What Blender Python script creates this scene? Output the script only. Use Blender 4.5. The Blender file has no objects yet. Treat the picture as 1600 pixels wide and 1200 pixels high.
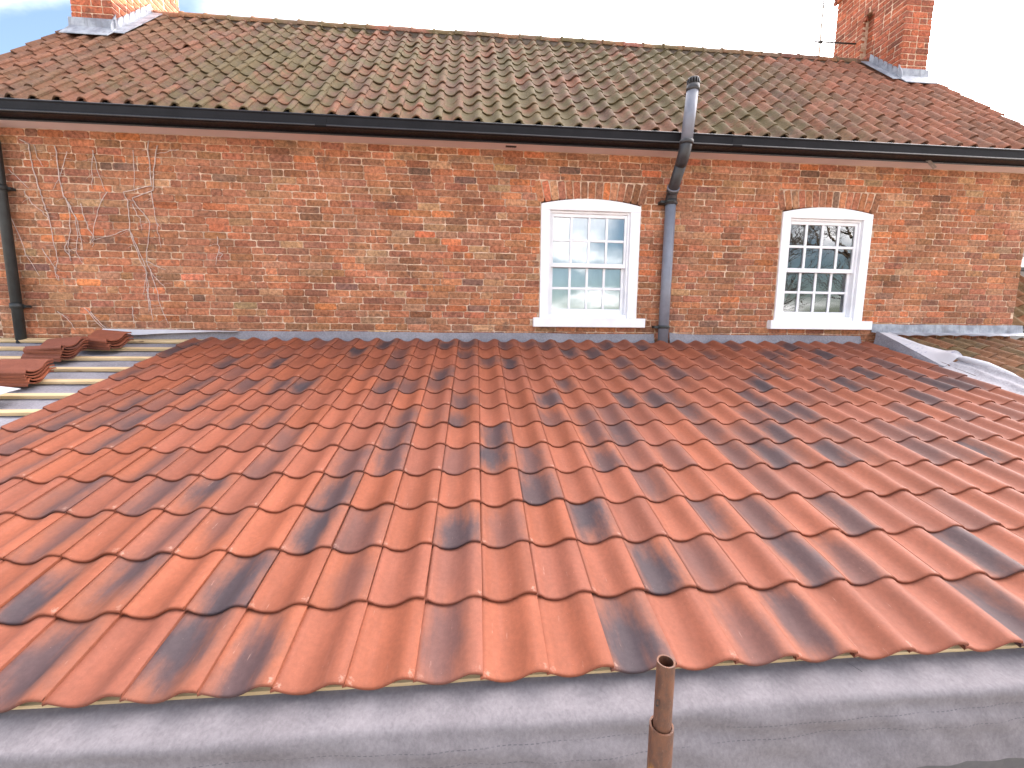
import bpy, bmesh, math, random
import numpy as np
from mathutils import Matrix, Vector
random.seed(11); rng = np.random.default_rng(5)
SC = bpy.context.scene; COL = SC.collection
R = math.radians
H = 3.9                                   # eye height above the ground; everything below is laid out relative to the eye
# ------------------------------------------------------------------ camera
F_PX, PITCH, YAW, ROLL = 653.14, 0.1259, 0.0853, 0.0087
cy, sy, cp, sp, cr, sr = math.cos(YAW), math.sin(YAW), math.cos(PITCH), math.sin(PITCH), math.cos(ROLL), math.sin(ROLL)
right = Vector((cy, -sy, 0)); fwd = Vector((sy*cp, cy*cp, -sp)); up = Vector((sy*sp, cy*sp, cp))
cR = right*cr + up*sr; cU = up*cr - right*sr
cam = bpy.data.cameras.new('camera'); cam.sensor_width = 36; cam.lens = 36*F_PX/1600; cam.clip_start = .05; cam.clip_end = 800
cam_ob = bpy.data.objects.new('camera', cam); COL.objects.link(cam_ob)
m = Matrix((cR, cU, -fwd)).transposed().to_4x4(); m.translation = (0, 0, H); cam_ob.matrix_world = m
SC.camera = cam_ob
# ------------------------------------------------------------------ sky, sun, exposure
SUN_EL, SUN_AZ = R(25), R(36)             # azimuth from +Y (behind the house) towards +X
w = bpy.data.worlds.new('World'); SC.world = w; w.use_nodes = True
nt = w.node_tree; nt.nodes.clear()
def wn(t, **k):
    n = nt.nodes.new(t)
    for a, b in k.items(): setattr(n, a, b)
    return n
sky = wn('ShaderNodeTexSky', sky_type='NISHITA', sun_disc=False, sun_elevation=SUN_EL, sun_rotation=SUN_AZ, altitude=50, air_density=1.0, dust_density=1.2, ozone_density=1.0)
tc = wn('ShaderNodeTexCoord'); sep = wn('ShaderNodeSeparateXYZ'); nt.links.new(tc.outputs['Generated'], sep.inputs[0])
def wmath(op, a, b=None, c=None):
    n = wn('ShaderNodeMath', operation=op)
    for i, v in enumerate((a, b, c)):
        if v is None: continue
        if isinstance(v, (int, float)): n.inputs[i].default_value = v
        else: nt.links.new(v, n.inputs[i])
    return n.outputs[0]
den = wmath('ADD', wmath('MAXIMUM', sep.outputs[2], 0.0), .25)
comb = wn('ShaderNodeCombineXYZ')
nt.links.new(wmath('DIVIDE', sep.outputs[0], den), comb.inputs[0]); nt.links.new(wmath('DIVIDE', sep.outputs[1], den), comb.inputs[1])
noi = wn('ShaderNodeTexNoise'); noi.inputs['Scale'].default_value = 1.5; noi.inputs['Detail'].default_value = 7; noi.inputs['Roughness'].default_value = .5; noi.inputs['Distortion'].default_value = .25
mp = wn('ShaderNodeMapping'); mp.inputs['Location'].default_value = (5.5, 1.1, 0); nt.links.new(comb.outputs[0], mp.inputs[0]); nt.links.new(mp.outputs[0], noi.inputs['Vector'])
ramp = wn('ShaderNodeMapRange', interpolation_type='SMOOTHSTEP'); ramp.inputs['From Min'].default_value = .38; ramp.inputs['From Max'].default_value = .68
sunv = Vector((math.sin(SUN_AZ)*math.cos(SUN_EL), math.cos(SUN_AZ)*math.cos(SUN_EL), math.sin(SUN_EL)))
dot = wn('ShaderNodeVectorMath', operation='DOT_PRODUCT'); nt.links.new(tc.outputs['Generated'], dot.inputs[0]); dot.inputs[1].default_value = sunv
toward = wmath('MULTIPLY', wmath('MAXIMUM', wmath('SUBTRACT', dot.outputs['Value'], .45), -.16), .5)
nt.links.new(wmath('ADD', noi.outputs[0], toward), ramp.inputs['Value'])
mixc = wn('ShaderNodeMix', data_type='RGBA'); nt.links.new(ramp.outputs[0], mixc.inputs['Factor'])
glow = wmath('MULTIPLY_ADD', wmath('POWER', wmath('MAXIMUM', dot.outputs['Value'], 0.0), 5.0), 2.2, 1.0)   # cloud is brighter round the sun behind it
cl = wn('ShaderNodeVectorMath', operation='SCALE'); cl.inputs[0].default_value = (21.6, 20.4, 20.4); nt.links.new(glow, cl.inputs['Scale'])
nt.links.new(sky.outputs[0], mixc.inputs[6]); nt.links.new(cl.outputs[0], mixc.inputs[7])
bg = wn('ShaderNodeBackground'); bg.inputs['Strength'].default_value = .085; nt.links.new(mixc.outputs[2], bg.inputs['Color'])
wo = wn('ShaderNodeOutputWorld'); nt.links.new(bg.outputs[0], wo.inputs[0])
sun = bpy.data.lights.new('sun', 'SUN'); sun.energy = 4.6; sun.angle = R(.5); sun.color = (1, .82, .56)
sun_ob = bpy.data.objects.new('sun', sun); COL.objects.link(sun_ob); sun_ob.location = (0, 0, 30)
sun_ob.rotation_euler = (-sunv).to_track_quat('-Z', 'Y').to_euler()
vs = SC.view_settings; SC.display_settings.display_device = 'sRGB'; vs.view_transform = 'Standard'; vs.look = 'None'; vs.gamma = 1; vs.use_curve_mapping = False
vs.exposure = 1.93
SC.cycles.max_bounces = 8; SC.cycles.transparent_max_bounces = 8; SC.cycles.caustics_reflective = False; SC.cycles.caustics_refractive = False
SC.cycles.use_denoising = True

# ------------------------------------------------------------------ pixel of the 1600 x 1200 survey picture -> point on a plane of the place
def ray(x, y):
    a = (x-800)/F_PX; b = (y-600)/F_PX
    return fwd + right*(a*cr+b*sr) + up*(a*sr-b*cr)
def onY(x, y, Y): r = ray(x, y); return r*(Y/r.y)
def onplane(x, y, p0, n): r = ray(x, y); return r*(p0.dot(n)/r.dot(n))
def proj(p):
    p = Vector(p); d = p.dot(fwd)
    if d < .05: return None
    return 800+F_PX*p.dot(cR)/d, 600-F_PX*p.dot(cU)/d, d

# ------------------------------------------------------------------ materials
class Mat:
    def __init__(s, name):
        s.m = bpy.data.materials.new(name); s.m.use_nodes = True; s.t = s.m.node_tree; s.t.nodes.clear()
        s.out = s.n('ShaderNodeOutputMaterial'); s.b = s.n('ShaderNodeBsdfPrincipled'); s.l(s.b.outputs[0], s.out.inputs[0])
    def n(s, t, **k):
        x = s.t.nodes.new(t)
        for a, b in k.items(): setattr(x, a, b)
        return x
    def l(s, a, b): s.t.links.new(a, b)
    def put(s, sock, v):
        if isinstance(v, (int, float)): sock.default_value = v
        elif isinstance(v, (tuple, list)): sock.default_value = (*v, 1) if len(v) == 3 and sock.type == 'RGBA' else v
        else: s.l(v, sock)
    def pos(s, scale=(1, 1, 1), obj=False, off=None):
        o = s.n('ShaderNodeTexCoord').outputs['Object'] if obj else s.n('ShaderNodeNewGeometry').outputs['Position']
        mpn = s.n('ShaderNodeMapping'); mpn.inputs['Scale'].default_value = scale; s.l(o, mpn.inputs[0])
        if off is not None: s.l(off, mpn.inputs['Location'])
        return mpn.outputs[0]
    def noise(s, vec, scale, detail=4, rough=.55, dist=0):
        x = s.n('ShaderNodeTexNoise'); s.l(vec, x.inputs['Vector']); x.inputs['Scale'].default_value = scale; x.inputs['Detail'].default_value = detail
        x.inputs['Roughness'].default_value = rough; x.inputs['Distortion'].default_value = dist; return x.outputs[0]
    def math(s, op, a, b=None, c=None, clamp=False):
        x = s.n('ShaderNodeMath', operation=op, use_clamp=clamp)
        for i, v in enumerate((a, b, c)):
            if v is not None: s.put(x.inputs[i], v)
        return x.outputs[0]
    def ramp(s, v, a, b, lo=0., hi=1.):
        x = s.n('ShaderNodeMapRange', interpolation_type='SMOOTHSTEP'); s.put(x.inputs[0], v)
        for i, q in zip((1, 2, 3, 4), (a, b, lo, hi)): x.inputs[i].default_value = q
        return x.outputs[0]
    def mix(s, f, a, b, mode='MIX'):
        x = s.n('ShaderNodeMix', data_type='RGBA', blend_type=mode); s.put(x.inputs[0], f); s.put(x.inputs[6], a); s.put(x.inputs[7], b); return x.outputs[2]
    def scale(s, colr, f):
        x = s.n('ShaderNodeVectorMath', operation='SCALE'); s.put(x.inputs[0], colr); s.put(x.inputs['Scale'], f); return x.outputs[0]
    def tint(s):
        oi = s.n('ShaderNodeObjectInfo'); at = s.n('ShaderNodeAttribute', attribute_type='GEOMETRY', attribute_name='tint')
        x = s.n('ShaderNodeVectorMath', operation='ADD'); s.l(oi.outputs['Color'], x.inputs[0]); s.l(at.outputs['Color'], x.inputs[1]); return x.outputs[0]
    def bump(s, hgt, strength=.4, dist=.003):
        x = s.n('ShaderNodeBump'); x.inputs['Strength'].default_value = strength; x.inputs['Distance'].default_value = dist; s.l(hgt, x.inputs['Height']); s.l(x.outputs[0], s.b.inputs['Normal'])
    def fin(s, colr, rough=.8, spec=.5, metal=0):
        s.put(s.b.inputs['Base Color'], colr); s.put(s.b.inputs['Roughness'], rough); s.b.inputs['Specular IOR Level'].default_value = spec; s.b.inputs['Metallic'].default_value = metal
        return s.m

def plain(name, colr, rough=.6, var=.12, sc=8, bump=.15, spec=.5, metal=0, stretch=(1, 1, 1)):
    k = Mat(name); p = k.pos(stretch); n = k.noise(p, sc, 6); h = k.noise(p, sc*9, 4)
    k.bump(h, bump, .002)
    return k.fin(k.scale(colr, k.ramp(n, .25, .75, 1-var, 1+var)), k.ramp(h, .3, .7, rough-.06, rough+.06), spec, metal)

def mat_new_tile():
    k = Mat('new_clay_tile'); t = k.tint(); sx = k.n('ShaderNodeSeparateXYZ'); k.l(t, sx.inputs[0]); D, S, B = sx.outputs
    uv = k.n('ShaderNodeUVMap').outputs[0]; su = k.n('ShaderNodeSeparateXYZ'); k.l(uv, su.inputs[0]); u, v = su.outputs[0], su.outputs[1]
    fr = lambda a: k.math('FRACT', k.math('MULTIPLY', S, a))
    off = k.n('ShaderNodeCombineXYZ'); k.l(k.math('MULTIPLY', S, 57.), off.inputs[0]); k.l(k.math('MULTIPLY', S, 31.), off.inputs[1])
    def nz(scx, scy, sc, det=4):
        mpn = k.n('ShaderNodeMapping'); mpn.inputs['Scale'].default_value = (scx, scy, 1); k.l(uv, mpn.inputs[0]); k.l(off.outputs[0], mpn.inputs['Location']); return k.noise(mpn.outputs[0], sc, det)
    cu = k.math('MULTIPLY_ADD', fr(7.13), .42, .24); cv = k.math('MULTIPLY_ADD', fr(13.7), .5, .12)
    du = k.math('DIVIDE', k.math('SUBTRACT', u, cu), k.math('MULTIPLY_ADD', fr(3.3), .22, .36)); dv = k.math('DIVIDE', k.math('SUBTRACT', v, cv), k.math('MULTIPLY_ADD', fr(5.9), .55, .45))
    d = k.math('SQRT', k.math('ADD', k.math('MULTIPLY', du, du), k.math('MULTIPLY', dv, dv)))
    d = k.math('ADD', d, k.math('MULTIPLY', k.math('SUBTRACT', nz(2.2, 1.5, 1.6), .5), 1.5))
    d = k.math('ADD', d, k.math('MULTIPLY', k.math('SUBTRACT', nz(14, 1.2, 1.), .5), .45))
    mask = k.math('MULTIPLY', k.ramp(d, .25, 1.32, 1., 0.), D)
    halo = k.math('MULTIPLY', k.ramp(d, .8, 1.9, 1., 0.), D)
    base = k.mix(B, (.250, .074, .037), (.212, .070, .043))
    base = k.scale(base, k.math('MULTIPLY', k.ramp(nz(1, .5, 2.5, 5), .2, .8, .84, 1.12), k.math('MULTIPLY_ADD', fr(23.7), .22, .88)))
    base = k.mix(k.math('MULTIPLY', k.ramp(nz(10, 1., 1.2, 3), .5, .75), .25), base, (.25, .09, .06))
    base = k.mix(k.math('MULTIPLY', halo, .4), base, (.19, .085, .055))
    col = k.mix(k.math('MULTIPLY', mask, .93), base, k.mix(nz(4, 1.5, 1.), (.030, .026, .033), (.060, .048, .054)))
    # chalky scuffs, a few per tile
    sc = k.math('MULTIPLY', k.ramp(nz(9, 1.6, 2.2, 5), .68, .76), .45)
    col = k.mix(sc, col, (.36, .22, .17))
    dust = k.ramp(nz(40, 60, 1., 2), .72, .8)
    col = k.mix(k.math('MULTIPLY', dust, .35), col, (.6, .45, .38))
    # chalk rubbed on the two front corners, where tiles knock together on the pallet
    for uc, vc, sd in ((.05, .035, 41.3), (.93, .045, 67.9)):
        a1 = k.math('DIVIDE', k.math('SUBTRACT', u, uc), .075); a2 = k.math('DIVIDE', k.math('SUBTRACT', v, vc), .05)
        q = k.math('ADD', k.math('SQRT', k.math('ADD', k.math('MULTIPLY', a1, a1), k.math('MULTIPLY', a2, a2))), k.math('MULTIPLY', k.math('SUBTRACT', nz(22, 34, 1., 3), .5), 3.2))
        col = k.mix(k.math('MULTIPLY', k.ramp(q, -.2, .7, 1., 0.), k.ramp(fr(sd), .35, .95, 0., .5)), col, (.40, .26, .20))
    g = k.noise(k.pos((1, 1, 1)), 420, 3)
    col = k.scale(col, k.math('MULTIPLY', k.ramp(g, .3, .7, .93, 1.07), k.ramp(k.noise(k.pos((1, 1, 1)), 60, 5, .65), .3, .7, .92, 1.08)))
    k.bump(g, .12, .001)
    return k.fin(col, k.ramp(g, .3, .7, .6, .72), .2)

def mat_old_tile():
    k = Mat('weathered_pantile'); t = k.tint(); p = k.pos()
    a = k.noise(p, 5, 6, .6); b = k.noise(p, 26, 5, .65); c = k.noise(p, 1.1, 4, .6); e = k.noise(p, 70, 4, .6)
    sx = k.n('ShaderNodeSeparateXYZ'); k.l(p, sx.inputs[0])
    col = k.scale(t, k.ramp(b, .25, .75, .7, 1.25))
    moss = k.math('MULTIPLY', k.ramp(k.math('ADD', k.math('MULTIPLY', c, .6), k.math('MULTIPLY', a, .6)), .49, .68), k.math('MULTIPLY_ADD', k.ramp(k.math('ABSOLUTE', k.math('SUBTRACT', sx.outputs[0], .3)), 2.2, 5.2, 1., 0.), .72, .14))
    col = k.mix(moss, col, k.mix(b, (.070, .056, .024), (.122, .098, .042)))
    lich = k.math('MULTIPLY', k.ramp(e, .62, .72), .5); col = k.mix(lich, col, (.26, .225, .165))
    soot = k.math('MULTIPLY', k.ramp(k.noise(p, 11, 5), .55, .75), .4); col = k.mix(soot, col, (.085, .07, .06))
    k.bump(k.math('ADD', b, e), .7, .006)
    return k.fin(col, .9, .25)

def mat_brick():
    k = Mat('old_brick'); t = k.tint(); p = k.pos()
    a = k.noise(p, 30, 6, .65); b = k.noise(p, 90, 5, .65); c = k.noise(p, 9, 4, .6, .4); d = k.noise(p, 2.2, 4)
    col = k.scale(t, k.ramp(a, .28, .72, .55, 1.38))
    col = k.mix(k.math('MULTIPLY', k.ramp(c, .54, .74), .6), col, (.11, .072, .058))
    col = k.mix(k.math('MULTIPLY', k.ramp(b, .58, .74), .5), col, (.50, .33, .22))
    col = k.mix(k.math('MULTIPLY', k.ramp(a, .64, .74), .55), col, (.07, .045, .038))
    col = k.scale(col, k.ramp(d, .3, .7, .78, 1.16))
    k.bump(k.math('ADD', a, b), .8, .007)
    return k.fin(col, .93, .2)

def mat_mortar():
    k = Mat('lime_mortar'); p = k.pos(); a = k.noise(p, 12, 6, .7); b = k.noise(p, 1.3, 4, .6); c = k.noise(p, 80, 4)
    col = k.mix(k.ramp(a, .4, .62), (.42, .27, .175), (.68, .50, .37)); col = k.mix(k.math('MULTIPLY', k.ramp(b, .5, .66), .6), col, (.28, .18, .13))
    k.bump(c, .8, .005); return k.fin(col, .95, .2)

def mat_felt(name, c1, c2, printed=False):
    k = Mat(name); p = k.pos((1, 1, 1)); w1 = k.noise(k.pos((55, 55, 55)), 1., 5, .65, .6); w2 = k.noise(p, 2.5, 4); w3 = k.noise(k.pos((110, 90, 90)), 1, 4, .7)
    f = k.ramp(k.math('ADD', k.math('MULTIPLY', w1, .5), k.math('MULTIPLY', w2, .5)), .36, .64)
    col = k.mix(f, c1, c2); col = k.scale(col, k.ramp(w3, .3, .7, .9, 1.08))
    if printed:
        uv = k.n('ShaderNodeUVMap').outputs[0]; su = k.n('ShaderNodeSeparateXYZ'); k.l(uv, su.inputs[0])
        wav = k.math('MULTIPLY', k.noise(p, 1.2, 1), .006)
        v = k.math('ADD', su.outputs[1], wav); lines = None
        for zc in printed:
            q = k.ramp(k.math('ABSOLUTE', k.math('SUBTRACT', v, zc)), .0008, .0018, 1., 0.)
            lines = q if lines is None else k.math('MAXIMUM', lines, q)
        dash = k.math('GREATER_THAN', k.math('FRACT', k.math('MULTIPLY', su.outputs[0], 62.)), .42)
        wear = k.ramp(k.noise(p, 6, 3), .35, .55)
        col = k.mix(k.math('MULTIPLY', k.math('MULTIPLY', lines, dash), k.math('MULTIPLY', wear, .6)), col, (.06, .055, .07))
    k.bump(k.math('ADD', w1, w3), .35, .002)
    return k.fin(col, .85, .3)

def mat_print_felt():
    k = Mat('white_printed_felt'); p = k.pos(); n = k.noise(k.pos((16, 55, 16)), 1., 3, .6); a = k.noise(p, 5, 3); g = k.noise(p, 120, 3)
    f = k.math('MULTIPLY', k.ramp(n, .56, .62), k.ramp(a, .5, .6))
    col = k.mix(k.math('MULTIPLY', f, .75), (.47, .45, .47), (.17, .18, .30))
    k.bump(g, .25, .002); return k.fin(col, .75, .3)

def mat_lead():
    k = Mat('lead_sheet'); p = k.pos(); a = k.noise(p, 7, 6, .65); b = k.noise(k.pos((18, 18, 3)), 1., 5)
    col = k.mix(k.ramp(a, .35, .65), (.19, .20, .235), (.36, .38, .42)); col = k.mix(k.math('MULTIPLY', k.ramp(b, .52, .7), .55), col, (.14, .14, .15))
    k.bump(a, .5, .006); return k.fin(col, .55, .5)

def mat_wood():
    k = Mat('sawn_pine'); p = k.pos((1.5, 40, 40)); a = k.noise(p, 1., 5, .6, .5); q = k.noise(k.pos((1.2, 6, 6)), 2., 3); kn = k.noise(k.pos((5, 14, 14)), 1.3, 2)
    col = k.mix(k.ramp(a, .3, .7), (.52, .37, .20), (.68, .51, .30)); col = k.mix(k.math('MULTIPLY', k.ramp(kn, .66, .74), .7), col, (.16, .07, .035)); col = k.scale(col, k.ramp(q, .3, .7, .85, 1.12))
    k.bump(a, .3, .002); return k.fin(col, .75, .3)

def mat_rust():
    k = Mat('rusty_steel'); p = k.pos((1, 1, .5)); a = k.noise(p, 45, 6, .7); b = k.noise(p, 190, 4, .7); c = k.noise(p, 18, 4)
    col = k.mix(k.ramp(a, .35, .65), (.080, .033, .019), (.155, .062, .031)); col = k.mix(k.math('MULTIPLY', k.ramp(c, .6, .72), .75), col, (.42, .19, .03)); col = k.mix(k.math('MULTIPLY', k.ramp(b, .6, .75), .5), col, (.35, .24, .17))
    k.bump(k.math('ADD', a, b), .6, .002); return k.fin(col, k.ramp(a, .3, .7, .5, .75), .5)

def mat_glass():
    k = Mat('window_glass'); k.t.nodes.remove(k.b)
    fr = k.n('ShaderNodeFresnel'); fr.inputs[0].default_value = 2.3
    gl = k.n('ShaderNodeBsdfGlossy'); gl.inputs['Roughness'].default_value = .004; gl.inputs['Color'].default_value = (.96, .99, 1, 1)
    w1 = k.noise(k.pos(), 7, 2); bp = k.n('ShaderNodeBump'); bp.inputs['Strength'].default_value = .018; bp.inputs['Distance'].default_value = .01; k.l(w1, bp.inputs['Height']); k.l(bp.outputs[0], gl.inputs['Normal'])
    tr = k.n('ShaderNodeBsdfTransparent'); tr.inputs['Color'].default_value = (.93, .95, .95, 1)
    mx = k.n('ShaderNodeMixShader'); k.l(fr.outputs[0], mx.inputs[0]); k.l(tr.outputs[0], mx.inputs[1]); k.l(gl.outputs[0], mx.inputs[2]); k.l(mx.outputs[0], k.out.inputs[0])
    return k.m

MT = dict(tile=mat_new_tile(), old=mat_old_tile(), brick=mat_brick(), mortar=mat_mortar(), lead=mat_lead(), wood=mat_wood(), rust=mat_rust(), glass=mat_glass(), printfelt=mat_print_felt(),
    felt=mat_felt('roofing_membrane', (.19, .178, .20), (.29, .275, .30)), eavefelt=mat_felt('eaves_membrane', (.150, .134, .142), (.195, .177, .186), (.034, .079)),
    crumpled=mat_felt('crumpled_felt', (.27, .25, .265), (.44, .42, .44)), felt_white=plain('membrane_white_face', (.52, .51, .535), .7, .06, 9, .15),
    white=plain('white_gloss_paint', (.80, .80, .825), .38, .07, 6, .08), black=plain('black_gutter_paint', (.012, .011, .0125), .5, .2, 5, .04, .13), gloss=plain('highlight_bead_gloss', (.035, .035, .04), .36, .1, 5, .02, .45), grey_pipe=plain('grey_plastic_pipe', (.185, .195, .235), .42, .1, 14, .06),
    dark_pipe=plain('dark_plastic_fitting', (.032, .031, .034), .45, .25, 18, .1), iron=plain('black_iron', (.022, .025, .025), .5, .25, 12, .2), soffit=plain('soffit_paint', (.62, .50, .47), .7, .06, 3, .1),
    vine=plain('dead_vine', (.56, .44, .39), .9, .25, 30, .5), bark=plain('bark', (.07, .055, .045), .9, .3, 12, .5), ridge_mortar=plain('weathered_bedding', (.10, .072, .052), .95, .3, 20, .6), fascia=plain('grey_board', (.07, .068, .075), .6, .1, 5, .1),
    curtain=plain('pale_curtain', (.60, .70, .75), .9, .08, 5, .1), blind=plain('blind_slat', (.68, .68, .66), .6, .05, 5, .05), room=plain('room_plaster', (.30, .29, .27), .9, .06, 3, .1),
    metal=plain('zinc_metal', (.42, .40, .36), .45, .15, 20, .1, .5, .7), block=plain('concrete_block', (.30, .29, .28), .9, .12, 6, .4), inside=plain('dark_niche', (.30, .11, .06), .9, .2, 20, .4))
def mat_ground():
    k = Mat('grass_and_gravel'); p = k.pos(); a = k.noise(p, .35, 5); b = k.noise(p, 25, 5); col = k.mix(k.ramp(a, .30, .44), k.mix(b, (.03, .05, .015), (.08, .1, .035)), k.mix(b, (.24, .22, .20), (.40, .37, .34))); k.bump(b, .8, .03); return k.fin(col, .95, .2)  # unseen ground; gravel made pale and dominant to bounce more light upward
MT['ground'] = mat_ground()

# ------------------------------------------------------------------ mesh builder
class MB:
    def __init__(s): s.v = []; s.f = []; s.uv = []; s.t = []; s.sm = []; s.mi = []
    def add(s, verts, faces, uv=None, tint=(0, 0, 0), smooth=False, mi=0):
        o = len(s.v); s.v += [tuple(p) for p in verts]; s.f += [tuple(i+o for i in q) for q in faces]
        s.uv += list(uv) if uv is not None else [(0, 0)]*len(verts); s.t += [tint]*len(verts)
        s.sm += [smooth]*len(faces) if isinstance(smooth, bool) else list(smooth); s.mi += [mi]*len(faces)
    def box(s, x0, y0, z0, x1, y1, z1, mi=0, M=None, jit=0):
        vs_ = [Vector((x, y, z)) for x in (x0, x1) for y in (y0, y1) for z in (z0, z1)]
        if jit: vs_ = [p+Vector((random.uniform(-jit, jit), random.uniform(-jit, jit), random.uniform(-jit, jit))) for p in vs_]
        if M is not None: vs_ = [M @ p for p in vs_]
        s.add(vs_, [(0, 1, 3, 2), (4, 6, 7, 5), (0, 4, 5, 1), (2, 3, 7, 6), (0, 2, 6, 4), (1, 5, 7, 3)], mi=mi); return s
    def tube(s, pts, rad, n=12, cap=True, mi=0, close=False):
        pts = [Vector(p) for p in pts]; rads = rad if isinstance(rad, (list, tuple)) else [rad]*len(pts)
        vs_ = []; prev = None
        for i, p in enumerate(pts):
            d = (pts[min(i+1, len(pts)-1)]-pts[max(i-1, 0)]).normalized()
            if prev is None: a = d.orthogonal().normalized()
            else: a = (prev-d*prev.dot(d)).normalized()
            prev = a; b = d.cross(a)
            vs_ += [p+(a*math.cos(2*math.pi*j/n)+b*math.sin(2*math.pi*j/n))*rads[i] for j in range(n)]
        fs = [(i*n+j, i*n+(j+1) % n, (i+1)*n+(j+1) % n, (i+1)*n+j) for i in range(len(pts)-1) for j in range(n)]; sm = [True]*len(fs)
        if cap: fs += [tuple(range(n-1, -1, -1)), tuple(range((len(pts)-1)*n, len(pts)*n))]; sm += [False, False]
        s.add(vs_, fs, smooth=sm, mi=mi); return s
    def pipe(s, pts, rad, wall, n=24):                 # hollow tube with a rim
        s.tube(pts, rad, n, cap=False); s.tube(pts, rad-wall, n, cap=False)
        for e, (p, q) in ((0, (pts[0], pts[1])), (-1, (pts[-1], pts[-2]))):
            p = Vector(p); d = (Vector(q)-p).normalized(); a = d.orthogonal().normalized(); b = d.cross(a)
            ring = [p+(a*math.cos(2*math.pi*j/n)+b*math.sin(2*math.pi*j/n))*rr for rr in (rad, rad-wall) for j in range(n)]
            s.add(ring, [(j, (j+1) % n, n+(j+1) % n, n+j) for j in range(n)])
        return s
    def prism(s, prof, x0, x1, axis='x', smooth=False, mi=0):   # closed (y,z) outline swept along x
        n = len(prof); f3 = (lambda x, a, b: (x, a, b)) if axis == 'x' else (lambda x, a, b: (a, x, b))
        vs_ = [f3(x0, a, b) for a, b in prof]+[f3(x1, a, b) for a, b in prof]
        s.add(vs_, [(j, (j+1) % n, n+(j+1) % n, n+j) for j in range(n)]+[tuple(range(n-1, -1, -1)), tuple(range(n, 2*n))], smooth=smooth, mi=mi); return s
    def mesh(s, name, mats):
        me = bpy.data.meshes.new(name); me.from_pydata(s.v, [], s.f)
        for mm in (mats if isinstance(mats, (list, tuple)) else [mats]): me.materials.append(mm)
        me.polygons.foreach_set('use_smooth', s.sm); me.polygons.foreach_set('material_index', s.mi)
        if any(u != (0, 0) for u in s.uv):
            ul = me.uv_layers.new(name='UVMap'); idx = np.empty(len(me.loops), int); me.loops.foreach_get('vertex_index', idx)
            ul.data.foreach_set('uv', np.array(s.uv, float)[idx].ravel())
        if any(t != (0, 0, 0) for t in s.t):
            at = me.attributes.new('tint', 'FLOAT_COLOR', 'POINT'); at.data.foreach_set('color', np.array([(*t, 1) for t in s.t], np.float32).ravel())
        bm = bmesh.new(); bm.from_mesh(me); bm.normal_update()
        bmesh.ops.recalc_face_normals(bm, faces=bm.faces) if s.fix else None
        bm.to_mesh(me); bm.free(); me.update(); return me
    fix = True
    def build(s, name, mats, parent=None, fix=True):
        s.fix = fix; return link(name, s.mesh(name, mats), parent)
def link(name, me, parent=None, M=None):
    o = bpy.data.objects.new(name, me); COL.objects.link(o)
    if M is not None: o.matrix_world = M
    if parent is not None: o.parent = parent
    o.color = (0, 0, 0, 1); return o
def thing(name, label, cat, loc=(0, 0, 0), group=None):
    o = bpy.data.objects.new(name, None); COL.objects.link(o); o.empty_display_size = .2; return tag(o, label, cat, group)
def tag(o, label, cat, group=None):
    o['label'] = label; o['category'] = cat
    if group: o['group'] = group
    return o
def stuff(o): o['kind'] = 'stuff'; return o
def lab(o, t): o['label'] = t; return o
def bevel(o, wd=.004, seg=2):
    b = o.modifiers.new('bevel', 'BEVEL'); b.width = wd; b.segments = seg; b.limit_method = 'ANGLE'; b.angle_limit = R(40); return o
def quad_area(pts):
    q = [proj(p) for p in pts]
    if any(a is None for a in q): return 0
    if not any(-5 < a[0] < 1605 and -5 < a[1] < 1205 for a in q): return 0
    return abs(sum(q[i][0]*q[(i+1) % 4][1]-q[(i+1) % 4][0]*q[i][1] for i in range(4)))/2

# ------------------------------------------------------------------ the setting: ground
g = MB(); n = 24; e = [-400, -150, -60, -30, -20, -14, -10, -7, -5, -3, -1, 1, 3, 5, 7, 10, 14, 20, 30, 60, 150, 400]
g.add([(x, y, -H) for x in e for y in e], [(i*len(e)+j, (i+1)*len(e)+j, (i+1)*len(e)+j+1, i*len(e)+j+1) for i in range(len(e)-1) for j in range(len(e)-1)])
gr = g.build('ground', MT['ground']); gr['kind'] = 'structure'

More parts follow.
